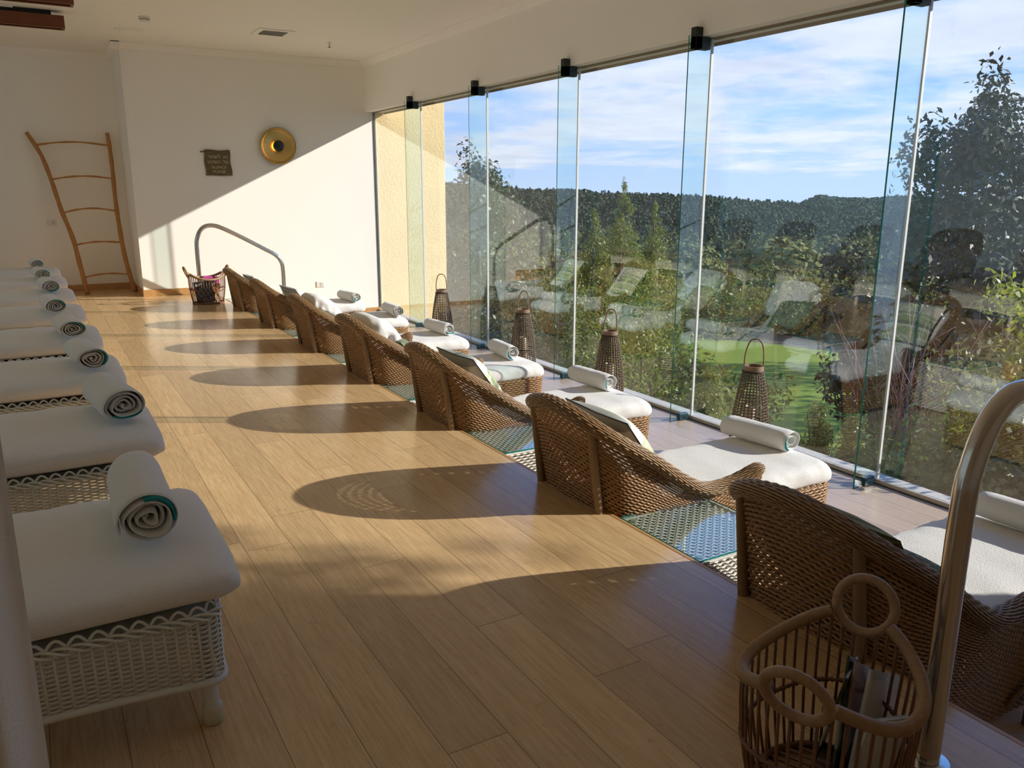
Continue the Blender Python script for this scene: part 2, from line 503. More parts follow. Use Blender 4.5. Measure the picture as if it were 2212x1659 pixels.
sbox('wall_near', (-3.1, 5.0, -3.2, -3, -.6, ZC + .1), M['wall'])
sbox('wall_right', (4.72, 5.0, -3, YN, ZL, ZC), M['wall'])
sbox('ceiling', (-3.1, 5.05, -3.2, 14, ZC, ZC + .15), M['ceil'], 'plain cream ceiling')
# deep header over the glass, with a little drip recess under it
b = MB(); b.box(4.69, 5.02, YN, YB, 2.665, ZC)
struct(b.build('wall_header', M['wall']), 'cream beam face over the glass wall')
b = MB(); b.box(4.80, 4.86, YN, YB, 2.655, 2.668); b.box(4.98, 5.02, YN, YB, 2.645, 2.665)
struct(b.build('trim_2', M['brownframe']), 'thin brown frame under the header')
# crown moulding: stepped cove
def crown_prof(t):
    pts = [(0, 0), (.012, 0), (.014, .018), (.03, .028), (.06, .05), (.082, .078), (.088, .088), (.10, .09), (.10, .10), (0, .10)]
    return pts
def crown(name, a, b_, inward, label):
    a, b_ = Vector(a), Vector(b_); inward = Vector(inward)
    pr = crown_prof(0); vs = []
    for P in (a, b_):
        for d, h in pr: vs.append(P + inward * d + Vector((0, 0, h - .10)))
    n = len(pr); fs = [(i, (i + 1) % n, n + (i + 1) % n, n + i) for i in range(n)]
    fs += [tuple(range(n)), tuple(range(2 * n - 1, n - 1, -1))]
    m = MB(); m.add(vs, fs); return struct(m.build(name, M['ceil']), label)
crown('trim_3', (1.18, YB, ZC), (4.69, YB, ZC), (0, -1, 0), 'crown moulding along the end wall')
crown('trim_4', (4.69, YN, ZC), (4.69, YB, ZC), (-1, 0, 0), 'crown moulding along the header')
crown('trim_5', (1.28, YB - .1, ZC), (1.28, 13.78, ZC), (-1, 0, 0), 'crown moulding turning into the alcove')
crown('trim_6', (-2.9, 13.78, ZC), (1.28, 13.78, ZC), (0, -1, 0), 'crown moulding at the back of the alcove')
# baseboards
sbox('baseboard_back', (1.27, 2.22, YB - .015, YB, 0, .095), M['woodtrim'], bevel=.002)
sbox('baseboard_lower', (2.22, 4.85, YB - .015, YB, ZL, ZL + .06), M['woodtrim'], bevel=.002)
sbox('baseboard_alcove', (-2.9, 1.28, 13.765, 13.78, 0, .095), M['woodtrim'], bevel=.002)
sbox('baseboard_side', (1.265, 1.28, YB, 13.78, 0, .095), M['woodtrim'], bevel=.002)
# sill at the foot of the glass
b = MB(); b.box(4.795, 4.93, YN, YB, ZL, ZL + .03); b.box(4.775, 4.795, YN, YB, ZL - .01, ZL + .004, 1)
struct(b.build('trim_7', [M['stone'], M['darkgap']], bevel=.003), 'pale stone sill under the glass')
b = MB(); b.box(4.815, 4.85, YB - .012, YB, ZL + .03, 2.66)
struct(b.build('trim_8', M['darkgap']), 'dark edge channel where glass meets the end wall')
# outside: yellow stucco return wall
b = MB(); b.box(4.86, 6.06, YB + .02, YB + 1.6, -2.5, 4.2)
struct(b.build('wall_outside', M['yellow'], bevel=.01), 'yellow stucco wall outside beyond the glass')

# glass wall: a pane between each pair of fins
SEAMS = [10.775, 8.865, 6.97, 5.135, 3.285, 1.42]
edges = [YB - .012] + SEAMS + [YN]
for k in range(len(edges) - 1):
    y1, y0 = edges[k] - .006, edges[k + 1] + .006
    b = MB(); b.box(XG - .004, XG + .004, y0, y1, ZL + .03, 2.662)
    struct(b.build('window_%d' % (k + 1), M['glass']), 'frameless clear glass pane')
flabs = ['glass fin in front of the yellow stucco wall, farthest away',
         'second glass fin from the end wall, beside the farthest lantern',
         'middle glass fin, third from the end wall, between two lanterns',
         'glass fin just beyond the nearest lantern, black clamp at its top',
         'largest glass fin, its top cut off by the edge of the view']
for k, y in enumerate(SEAMS[:5]):
    root = empty('glass_fin', (XG, y, ZL), 0, flabs[k], 'glass fin', 'glass fins bracing the window wall')
    b = MB(); b.box(-.245, -.008, -.006, .006, .0, 3.113)
    b.mi = [1, 1, 0, 0, 1, 1]
    p = b.build('fin_pane', [M['fin'], M['glassedge']], root)
    b = MB(); b.box(-.010, .010, -.007, .007, .03, 3.112)
    b.build('silicone_seal', M['seal'], root)
    # black patch fitting: L-shaped block fixed to the header
    b = MB()
    b.box(-.20, -.132, -.032, .032, 3.02, 3.18); b.box(-.20, -.045, -.032, .032, 3.02, 3.112)
    b.build('top_clamp', M['clamp'], root, bevel=.004)
    b = MB(); b.box(-.155, -.055, -.020, .020, .004, .062)
    fc = b.build('floor_clamp', M['floorclamp'], root, bevel=.004)
    b = MB(); b.lathe([(.006, -.0225), (.006, -.020)], 12, (-.105, 0, .03), 'y'); b.build('screw', M['black'], fc)

# ------------------------------------------------------------------ wicker
def weave(mb, S, nstk, nrow, h=.9, amp=.004, th=.0022, mi=0, closed=False, v0=0., v1=1., skip=None):
    """ribbons woven in and out of hidden stakes over a surface S(u,v)->(point, normal)"""
    ns = nstk * 2
    for j in range(nrow):
        v = v0 + (v1 - v0) * (j + .5) / nrow
        vs = []; fs = []
        cnt = ns if closed else ns + 1
        for i in range(cnt):
            u = i / ns
            p, n = S(u, v)
            o = amp * (1 if ((i // 2) + j) % 2 else -1) if i % 2 else 0.0
            dv = .25 / nrow
            p2, _ = S(u, v + dv); up = (p2 - p) * 2 * h
            c = p + n * o
            k = 1.0 if i % 2 else .78
            vs += [c + up * k, c + n * th, c - up * k, c - n * th]
        for i in range(ns):
            a = i * 4; b_ = ((i + 1) % cnt) * 4
            if skip and skip((i + .5) / ns, v): continue
            for q in range(4):
                q2 = (q + 1) % 4
                fs.append((a + q, b_ + q, b_ + q2, a + q2))
        mb.add(vs, fs, mi)

def curve_surface(bot, top, n=160, closed=False):
    """surface between two curves; normals by finite difference"""
    B = resample(bot, n + (0 if closed else 1), closed); T = resample(top, n + (0 if closed else 1), closed)
    if closed: B.append(B[0]); T.append(T[0])
    def base(u, v):
        f = min(max(u, 0), 1) * n; i = min(int(f), n - 1); t = f - i
        return B[i].lerp(B[i + 1], t).lerp(T[i].lerp(T[i + 1], t), v)
    def S(u, v):
        p = base(u, v)
        du = base(min(1, u + .004), v) - base(max(0, u - .004), v)
        dv = base(u, min(1, v + .02)) - base(u, max(0, v - .02))
        nn = du.cross(dv)
        return p, (nn.normalized() if nn.length > 1e-9 else Vector((0, 0, 1)))
    return S

def wrapped(mb, pts, r, pitch=.006, amp=.06, seg=10, closed=False, mi=0, flat=1.):
    L = sum((Vector(b_) - Vector(a)).length for a, b_ in zip(pts, pts[1:]))
    n = max(4, int(L / pitch) * 2)
    P = resample(pts, n, closed)
    rads = [r * (1 + (amp if i % 2 else -amp)) for i in range(n)]
    mb.tube(P, rads, seg, closed, mi, flat)

def slab(mb, path, hw, th, e=3.2, seg=28, nz=0.004, seed=0, endr=.06, mi=0, drop=None):
    """soft mattress / sheet: superellipse section swept along an XZ path; ends rounded"""
    P = [Vector(p) for p in path]; n = len(P)
    d = [0]
    for a, c in zip(P, P[1:]): d.append(d[-1] + (c - a).length)
    vs = []
    for i in range(n):
        t = (P[min(n - 1, i + 1)] - P[max(0, i - 1)]).normalized()
        up = Vector((-t.z, 0, t.x)); up = up if up.z > 0 or abs(t.x) < .01 else -up
        k = min(d[i], d[-1] - d[i])
        s_ = 1.0
        if k < endr: s_ = math.sqrt(max(0.0004, 1 - (1 - k / endr) ** 2))
        for q in range(seg):
            a = 2 * PI * q / seg
            ca, sa = math.cos(a), math.sin(a)
            w = math.copysign(abs(ca) ** (2 / (e * 1.6)), ca) * ((hw(P[i].x) if callable(hw) else hw) - endr * .6 * (1 - s_))
            h = math.copysign(abs(sa) ** (2 / e), sa) * th * .5 * s_
            p = P[i] + Vector((0, w, 0)) + up * h
            nv = mnoise.noise(Vector((p.x * 9 + seed, p.y * 9, p.z * 9))) + .5 * mnoise.noise(Vector((p.x * 23 + seed, p.y * 23, p.z * 14)))
            side = abs(ca) ** 3
            p += Vector((0, nz * nv * (1 + 2 * side) * math.copysign(1, ca), nz * nv * (1 + side)))
            vs.append(p)
    fs = []
    for i in range(n - 1):
        for q in range(seg):
            q2 = (q + 1) % seg
            fs.append((i * seg + q, i * seg + q2, (i + 1) * seg + q2, (i + 1) * seg + q))
    fs.append(tuple(range(seg - 1, -1, -1))); fs.append(tuple((n - 1) * seg + q for q in range(seg)))
    mb.add(vs, fs, mi)

def pillow_mesh(mb, w, h, t, n=22, seed=0):
    """knife-edge cushion in the local YZ plane, thickness along X"""
    def side(sg):
        def fn(u, v):
            a, c = 2 * u - 1, 2 * v - 1
            prof = (max(0, 1 - a * a) ** .55) * (max(0, 1 - c * c) ** .55)
            pin = 1 - .07 * (1 - abs(a)) * c * c - .0
            pin2 = 1 - .07 * (1 - abs(c)) * a * a
            wr = .006 * mnoise.noise(Vector((a * 3 + seed, c * 3, sg)))
            return Vector((sg * t * .5 * prof + wr * prof, a * w * .5 * pin2, c * h * .5 * pin))
        return fn
    mb.grid(side(1), n, n); mb.grid(side(-1), n, n)

# ---- rolled towel
def make_towel(name='rolled_towel', length=.50, r=.085, squash=.86, seed=0, hem=50, end=-100):
    """spiral roll lying along local Y; the teal hem shows at the end nearest -Y"""
    rng = random.Random(seed)
    turns = 4.3; th = .0105; n = 150; s0 = R(end) - 2 * PI * turns
    def rad(a): return .010 + (r - .010) * (a / (2 * PI * turns)) ** .92
    lobes = rng.uniform(0, 6)
    def pt(a, off, y, inner):
        rr = rad(a) + off
        wob = 1 + .11 * math.sin(3 * a + lobes) * (1 - a / (2 * PI * turns)) + .02 * math.sin(2 * a + y * 9)
        x = rr * wob * math.cos(a + s0); z = rr * wob * math.sin(a + s0) * squash
        return Vector((x, y, z + r * squash))
    ny = 12
    b = MB(); vs = []
    for j in range(ny + 1):
        for s_, off in ((0, 0), (1, -th)):
            for i in range(n + 1):
                a = 2 * PI * turns * i / n
                e = abs(2 * j / ny - 1)
                y = (j / ny - .5) * length
                soft = -.004 if j in (0, ny) else 0
                tele = .016 * math.sin(a * .5 + seed) * (1 if j in (0, ny) else 0) + (.02 * (1 - i / n) if j == 0 else 0)
                p = pt(a, off + (soft if s_ == 0 else -soft), y + tele, s_)
                p.z += .0025 * mnoise.noise(p * 20 + Vector((seed, 0, 0)))
                vs.append(p)
    W = 2 * (n + 1); fs = []
    for j in range(ny):
        for i in range(n):
            a0 = j * W + i; b0 = (j + 1) * W + i
            fs.append((a0, a0 + 1, b0 + 1, b0))
            a1 = a0 + n + 1; b1 = b0 + n + 1
            fs.append((a1 + 1, a1, b1, b1 + 1))
        for i in (0, n):
            a0 = j * W + i; b0 = (j + 1) * W + i
            fs.append((a0, b0, b0 + n + 1, a0 + n + 1) if i == 0 else (b0, a0, a0 + n + 1, b0 + n + 1))
    for i in range(n):
        fs.append((i + 1, i, i + n + 1, i + n + 2))
        o = ny * W
        fs.append((o + i, o + i + 1, o + i + n + 2, o + i + n + 1))
    b.add(vs, fs)
    root = b.build(name, M['terry2'], smooth=True)
    # teal hem between the outermost turns, at the near end
    b = MB(); vs = []; m = 26
    span = 1.9; a1 = R(hem) - s0 + span / 2
    while a1 > 2 * PI * (turns - 1) - .06: a1 -= 2 * PI
    while a1 < 2 * PI * (turns - 2) - .06: a1 += 2 * PI
    for k, y in ((0, -length / 2 - .018), (1, -length / 2 + .03)):
        for off in (.0008, .0075):
            for i in range(m + 1):
                a = a1 - span * (i / m)
                vs.append(pt(a, off + .0, y + .012, 0))
    w = m + 1
    fs = []
    for i in range(m):
        fs.append((i, i + 1, w + i + 1, w + i))
        fs.append((w + i, w + i + 1, 3 * w + i + 1, 3 * w + i))
        fs.append((i + 1, i, 2 * w + i, 2 * w + i + 1))
    b.add(vs, fs)
    h = b.build('teal_hem', M['teal'], root, smooth=True)
    h['label'] = 'teal woven hem stripe'
    return root

# ------------------------------------------------------------------ brown loungers (right row)
X0 = 2.25
def L(p): return Vector((p[0] - X0, p[1], p[2] - ZL))
rail_half = [(2.075, 0, .50), (2.095, .17, .475), (2.15, .275, .425), (2.25, .335, .355), (2.42, .36, .25), (2.6, .37, .125), (2.75, .375, .055), (2.92, .385, .06), (3.10, .42, .13)]
rail_far = [(2.075, 0, .50), (2.095, .17, .475), (2.15, .275, .425), (2.25, .335, .355), (2.42, .355, .21), (2.56, .36, .08), (2.70, .36, -.02), (2.82, .36, -.075), (2.95, .36, -.10)]
rail_pts = [L((x, y, z)) for x, y, z in reversed(rail_far)] + [L((x, -y, z)) for x, y, z in rail_half[1:]]
base_half = [(2.27, 0), (2.28, .2), (2.30, .30), (2.38, .345), (2.5, .355), (2.7, .355), (2.85, .355), (3.0, .36), (3.06, .365)]
base_pts = [L((x, y, ZL + .045)) for x, y in reversed(base_half)] + [L((x, -y, ZL + .045)) for x, y in base_half[1:]]

def make_lounger():
    root = empty('wicker_lounger', (0, 0, 0))
    rail = cr(rail_pts, 10); base = cr(base_pts, 10)
    b = MB(); S = curve_surface(base, [p - Vector((0, 0, .015)) for p in rail], 200)
    weave(b, S, 128, 44, h=1.0, amp=.0038, th=.0052)
    # hidden upright stakes
    for i in range(1, 128):
        u = i / 128
        pts = [S(u, v)[0] for v in (0, .25, .5, .75, 1)]
        b.tube(pts, .0022, 4)
    b.build('woven_shell', M['rattan'], root, smooth=True)
    b = MB(); RP = resample(rail, 241)
    def RS(u, v):
        f = min(max(u, 0), 1) * 240; i = min(int(f), 239); t = f - i
        p = RP[i].lerp(RP[i + 1], t); tg = (RP[min(240, i + 2)] - RP[max(0, i - 1)]).normalized()
        up = Vector((0, 0, 1)); up = (up - tg * up.dot(tg)).normalized(); sd = tg.cross(up)
        e = min(u, 1 - u) / .022; e = math.sqrt(max(.02, 1 - (1 - min(1, e)) ** 2))
        a = -2 * PI * (v + u * .8)
        q = sd * math.cos(a) * .043 + up * math.sin(a) * .032
        return p + q * e, q.normalized()
    weave(b, RS, 104, 20, h=1.0, amp=.0018, th=.0034)
    b.tube(resample(rail, 60)[1:-1], .029, 10)
    b.build('braided_armrail', M['rattan_rail'], root, smooth=True)
    # two posts up the back
    for s_ in (1, -1):
        b = MB(); wrapped(b, [L((2.125, .25 * s_, .45)), L((2.245, .265 * s_, ZL))], .021, .008, .025, 12)
        b.build('back_post', M['rattan_post'], root, smooth=True)
    # the one armrest stands on a front post with a curved brace, reaching the floor
    for s_ in (-1,):
        b = MB(); wrapped(b, [L((3.07, .40 * s_, .10)), L((3.05, .40 * s_, -.1)), L((3.02, .41 * s_, ZL))], .022, .008, .03, 10)
        wrapped(b, cr([L((2.93, .37 * s_, -.36)), L((2.97, .39 * s_, -.30)), L((3.03, .40 * s_, -.31))], 5), .012, .006, .03, 8)
        b.build('leg', M['rattan_post'], root, smooth=True)
    # foot section: woven box with rounded front corners, open below
    prof = []
    for k in range(0, 9): 
        a = PI / 2 * k / 8
        prof.append((3.66 + .12 * math.sin(a), .235 + .12 * math.cos(a)))
    half = [(3.0, .355), (3.3, .355)] + prof
    ring = [(x, y) for x, y in half] + [(x, -y) for x, y in reversed(half)]
    top = [L((x, y, -.105)) for x, y in ring]; bot = [L((x + (0 if x < 3.6 else -.02), y * .985, -.385)) for x, y in ring]
    b = MB(); S = curve_surface(bot, top, 120)
    weave(b, S, 84, 16, h=1.0, amp=.0038, th=.0052)
    for i in range(0, 85):
        u = i / 84; b.tube([S(u, 0)[0], S(u, 1)[0]], .0022, 4)
    # woven top rim turning inward
    inn = [L((3.0 if x < 3.05 else x - .07, y * .80, -.10)) for x, y in ring]
    S2 = curve_surface(top, inn, 120)
    weave(b, S2, 84, 5, h=.92, amp=.005, th=.003)
    b.build('woven_foot_frame', M['rattan'], root, smooth=True)
    b = MB(); b.box(*[v - (X0 if i < 2 else 0) for i, v in enumerate((2.4, 3.70))], -.30, .30, ZL * 0 + .31, .34)
    b.build('seat_support', M['rattan_post'], root)
    for s_ in (1, -1):
        b = MB(); wrapped(b, [L((3.70, .29 * s_, -.38)), L((3.71, .30 * s_, ZL))], .02, .008, .03, 10)
        b.build('leg', M['rattan_post'], root, smooth=True)
    # mattress wrapped in a white terry sheet
    path = cr([L(p) for p in ((2.20, 0, .40), (2.26, 0, .30), (2.38, 0, .13), (2.52, 0, .0), (2.70, 0, -.070), (3.0, 0, -.062), (3.35, 0, -.054), (3.60, 0, -.052), (3.78, 0, -.066))], 9)
    b = MB(); slab(b, path, lambda x: .255 + .09 * min(1, max(0, (x - .35) / .45)) ** 1.0, .155, 3.2, 48, .0045, 3, .085)
    b.build('terry_covered_mattress', M['terry'], root, smooth=True)
    return root

lounger = make_lounger()
CH = [10.70, 9.23, 7.66, 6.21, 4.76, 3.175, 1.735]
lab_l = ['brown wicker lounger by the end wall, seventh from the camera',
         'brown wicker lounger second from the end wall with a grey striped pillow',
         'brown wicker lounger third from the end wall, beige pillow at its arm',
         'brown wicker lounger fourth from the end wall, green ring-pattern pillow',
         'brown wicker lounger whose rear cushion is grey with a pale green striped side',
         'brown wicker lounger holding the tied striped cushion, second nearest',
         'nearest brown wicker lounger, in shade behind the magazine basket']
for k, y in enumerate(CH):
    o = lounger if k == 0 else copy_tree(lounger)
    o.location = (X0, y, ZL); o.rotation_euler = (0, 0, R((0, .6, -.5, .4, -.6, 0, 0)[k]))
    tag(o, lab_l[k], 'lounger', 'brown wicker loungers facing the window')

# pillows on the loungers
def pillow(y, x, z, mat, w, h, t, tilt, rz, label, seed=0, piping=None, ties=False):
    b = MB(); pillow_mesh(b, w, h, t, 22, seed)
    o = b.build('pillow', mat, smooth=True)
    o.location = (x, y, z); o.rotation_euler = (0, R(tilt), R(rz))
    tag(o, label, 'pillow', 'pillows on the brown loungers')
    if piping:
        b = MB(); pts = []
        for a, c in ([(i / 10 * 2 - 1, -1) for i in range(10)] + [(1, i / 10 * 2 - 1) for i in range(10)] + [(1 - i / 10 * 2, 1) for i in range(10)] + [(-1, 1 - i / 10 * 2) for i in range(10)]):
            pin = 1 - .07 * (1 - abs(a)) * c * c; pin2 = 1 - .07 * (1 - abs(c)) * a * a
            pts.append((0, a * w * .5 * pin2, c * h * .5 * pin))
        b.tube(pts, .004, 5, closed=True); b.build('piping', piping, o, smooth=True)
    if ties:
        b = MB()
        for s_ in (-.02, .03):
            b.tube(cr([(-.06, s_, h * .1), (-.085, s_ + .02, h * .16), (-.09, s_ + .03, h * .06), (-.08, s_ + .01, h * .0)], 5), .003, 5)
        b.build('tie', M['white'], o, smooth=True)
    return o
pillow(10.58, 2.42, .27, M['pil_stripe'], .46, .42, .16, -38, 3, 'grey and green striped pillow on the lounger at the end wall', 1)
pillow(8.99, 2.50, .265, M['pil_stripe'], .50, .46, .17, -38, 4, 'grey striped pillow standing up in the second lounger from the end wall', 2, M['black'])
pillow(7.50, 2.58, .20, M['pil_beige'], .42, .38, .16, -42, 6, 'beige pillow low beside the armrest, third lounger from the end wall', 3)
pillow(6.08, 2.56, .18, M['pil_ring'], .42, .40, .16, -42, -5, 'green ring-patterned pillow, fourth lounger from the end wall', 4)
pillow(4.72, 2.45, .27, M['pil_stripe'], .50, .46, .19, -38, 2, 'grey-edged pillow with pale green stripes, third nearest lounger', 5, M['black'])
pillow(3.14, 2.45, .255, M['pil_stripe'], .54, .46, .20, -38, -2, 'grey, olive and cream striped cushion with white ties', 6, M['black'], True)
pillow(1.72, 2.36, .265, M['pil_fine'], .60, .42, .18, -36, 0, 'olive fine-striped cushion along the back of the nearest lounger', 7)
pillow(1.58, 2.60, .13, M['pil_ring'], .42, .38, .15, -42, 0, 'dark green patterned cushion in front of the olive one', 8)
# white sheet bunched over the back of two loungers
def bolster(y, label, seed):
    b = MB(); slab(b, cr([(2.20, 0, .44), (2.27, 0, .435), (2.37, 0, .37), (2.46, 0, .24), (2.52, 0, .12)], 6), .27, .17, 2.3, 32, .014, seed, .08)
    o = b.build('folded_towel', M['terry2'], smooth=True, loc=(0, y, 0))
    tag(o, label, 'towel', 'white towels folded over lounger backs')
bolster(7.68, 'white towel folded over the back of the third lounger from the end wall', 11)
bolster(6.25, 'white towel folded over the back of the fourth lounger from the end wall', 17)

# rolled towels, right row
TW = [(3.62, 10.60), (3.66, 9.14), (3.60, 7.70), (3.58, 6.30), (3.61, 4.97), (3.62, 3.28), (3.68, 1.72)]
tl = ['rolled white towel on the lounger by the end wall', 'rolled white towel on the second lounger from the end wall',
      'rolled white towel in front of the farthest lantern', 'rolled white towel, its end at the second farthest lantern',
      'rolled white towel in front of the third lantern', 'rolled white towel in front of the nearest lantern',
      'rolled white towel beyond the steel handrail, half in shade']
for k, (x, y) in enumerate(TW):
    t = make_towel('rolled_towel', .46, .076, .88, 20 + k, (240, 20, 285, 215, 180, 190, 190)[k], -75)
    t.location = (x, y, .026); t.rotation_euler = (0, 0, R((6, -4, 3, -7, 2, 7, 3)[k]))
    tag(t, tl[k], 'towel', 'rolled towels on the brown loungers')

# ------------------------------------------------------------------ woven side tables
def make_table():
    root = empty('side_table', (0, 0, 0))
    w = .27; H = .432
    ring = []
    for k in range(4):
        a0 = PI / 2 * k
        for q in range(4):
            a = a0 + PI / 2 * q / 3
            cx, cy_ = (w - .02) * math.copysign(1, math.cos(a0 + PI / 4)), (w - .02) * math.copysign(1, math.sin(a0 + PI / 4))
            ring.append(Vector((cx + .02 * math.cos(a), cy_ + .02 * math.sin(a), 0)))
    b = MB(); S = curve_surface([p + Vector((0, 0, .02)) for p in ring], [p + Vector((0, 0, H)) for p in ring], 160, True)
    weave(b, S, 96, 24, h=.9, amp=.006, th=.004, closed=True)
    b.box(-w + .012, w - .012, -w + .012, w - .012, .03, H - .03)
    # top weave
    def T(u, v): return Vector(((u - .5) * 2 * w, (v - .5) * 2 * w, H)), Vector((0, 0, 1))
    weave(b, T, 24, 24, h=.88, amp=.006, th=.004)
    b.build('woven_body', M['tablewick'], root, smooth=True)
    b = MB(); b.box(-w - .006, w + .006, -w - .006, -w + .018, H - .002, H + .006); b.box(-w - .006, w + .006, w - .018, w + .006, H - .002, H + .006)
    b.box(-w - .006, -w + .018, -w, w, H - .002, H + .006); b.box(w - .018, w + .006, -w, w, H - .002, H + .006)
    b.build('rim', M['tablewick'], root, bevel=.003)
    b = MB(); b.box(-w + .002, w - .002, -w + .002, w - .002, H + .010, H + .016); b.mi = [0, 0, 1, 1, 1, 1]
    b.build('glass_top', [M['tglass'], M['glassedge']], root)
    for sx in (-1, 1):
        for sy in (-1, 1):
            b = MB(); b.lathe([(.016, H + .004), (.016, H + .0099)], 16, (sx * (w - .045), sy * (w - .045), 0)); b.build('bumper', M['rubber'], root)
            b = MB(); b.box(sx * (w - .03) - .012, sx * (w - .03) + .012, sy * (w - .03) - .012, sy * (w - .03) + .012, 0, .035); b.build('leg', M['tablewick'], root)
    return root
table = make_table()
TB = [11.57, 10.07, 8.67, 7.14, 5.62, 4.20, 2.56]
tbl = ['glass-topped white woven table next to the end wall', 'glass-topped white woven table, second from the end wall',
       'glass-topped white woven table, third from the end wall', 'glass-topped white woven table in the middle of the row',
       'glass-topped white woven table, third nearest', 'glass-topped white woven table between the two cushioned nearer loungers',
       'glass-topped white woven table beside the nearest lounger']
for k, y in enumerate(TB):
    o = table if k == 0 else copy_tree(table)
    o.location = (XE + .012 + .276, y, ZL)
    tag(o, tbl[k], 'side table', 'glass-topped woven tables between the loungers')

# ------------------------------------------------------------------ lanterns
def make_lantern():
    root = empty('lantern', (0, 0, 0))
    H = .66
    def rad(z):
        t = z / H
        return .135 * (1 - .46 * max(0, t - .25) ** 1.35 / .75 ** 1.35) + .004 * math.sin(t * PI)
    b = MB(); nst = 26
    for k in range(nst):
        a = 2 * PI * k / nst
        b.tube([(rad(z) * math.cos(a), rad(z) * math.sin(a), z) for z in [H * i / 10 for i in range(11)]], .0046, 5)
    for j in range(30):
        z = .01 + (H - .02) * j / 29
        r = rad(z)
        b.tube([((r + .003 * (1 if (k + j) % 2 else -1)) * math.cos(2 * PI * k / (nst)), (r + .003 * (1 if (k + j) % 2 else -1)) * math.sin(2 * PI * k / nst), z + .0015 * math.sin(k * 2.1 + j)) for k in range(nst)], .0036, 4, closed=True)
    b.build('cage', M['lant'], root, smooth=True)
    for z in (.27, H):
        b = MB(); r = rad(z) + .004
        b.tube([(r * math.cos(2 * PI * k / 30), r * math.sin(2 * PI * k / 30), z) for k in range(30)], .006, 6, closed=True)
        b.build('hoop', M['lantband'], root, smooth=True)
    b = MB(); b.lathe([(.068, H - .005), (.074, H + .0), (.070, H + .04), (.060, H + .04), (.058, H - .005)], 36, close=False)
    b.build('collar', M['collar'], root, smooth=False)
    b = MB(); r = .066
    wrapped(b, cr([(0, r, H + .01), (0, r + .002, H + .09), (.012, r - .010, H + .17), (.016, .03, H + .225), (.016, -.02, H + .23), (.014, -.052, H + .19), (.004, -r, H + .10), (0, -r, H + .01)], 6), .006, .007, .1, 7)
    b.build('handle', M['collar'], root, smooth=True)
    b = MB(); b.lathe([(.125, .004), (.125, .014)], 30); b.build('base', M['lantband'], root)
    return root
def make_candle():
    b = MB(); b.lathe([(.043, 0), (.045, .005), (.045, .245), (.041, .252), (.0385, .247), (.010, .24), (.001, .24)], 28)
    o = b.build('candle', M['candle'], smooth=True)
    b = MB(); b.tube([(0, 0, .238), (.001, 0, .258)], .0012, 5); b.build('wick', M['black'], o)
    return o
lan0, can0 = make_lantern(), make_candle()
LN = [(4.46, 9.45), (4.47, 7.43), (4.46, 5.87), (4.46, 4.13)]
ln = ['cane lantern in front of the yellow wall, its handle tipped', 'cane lantern between the second and third farthest towels',
      'cane lantern behind the towel of the third nearest lounger', 'cane lantern seen against the sunny lawn, nearest']
cn = ['ivory candle inside the lantern by the yellow wall', 'ivory candle inside the second farthest lantern', 'ivory candle inside the second nearest lantern', 'ivory candle inside the lantern against the lawn']
for k, (x, y) in enumerate(LN):
    o = lan0 if k == 0 else copy_tree(lan0); o.location = (x, y, ZL); o.rotation_euler = (0, 0, R((70, 25, 20, 35)[k]))
    tag(o, ln[k], 'lantern', 'cane lanterns along the glass')
    c = can0 if k == 0 else copy_tree(can0); c.location = (x, y, ZL + .1415); c.scale = (1, 1, 1)
    tag(c, cn[k], 'candle', 'candles inside the lanterns')
# small stands under the candles belong to each lantern
for o in [o for o in list(COL.objects) if o.name.startswith('lantern') and o.parent is None and o.type == 'EMPTY']:
    b = MB(); b.lathe([(.05, .014), (.03, .03), (.03, .12), (.05, .14)], 20); b.build('candle_stand', M['lantband'], o, smooth=True)

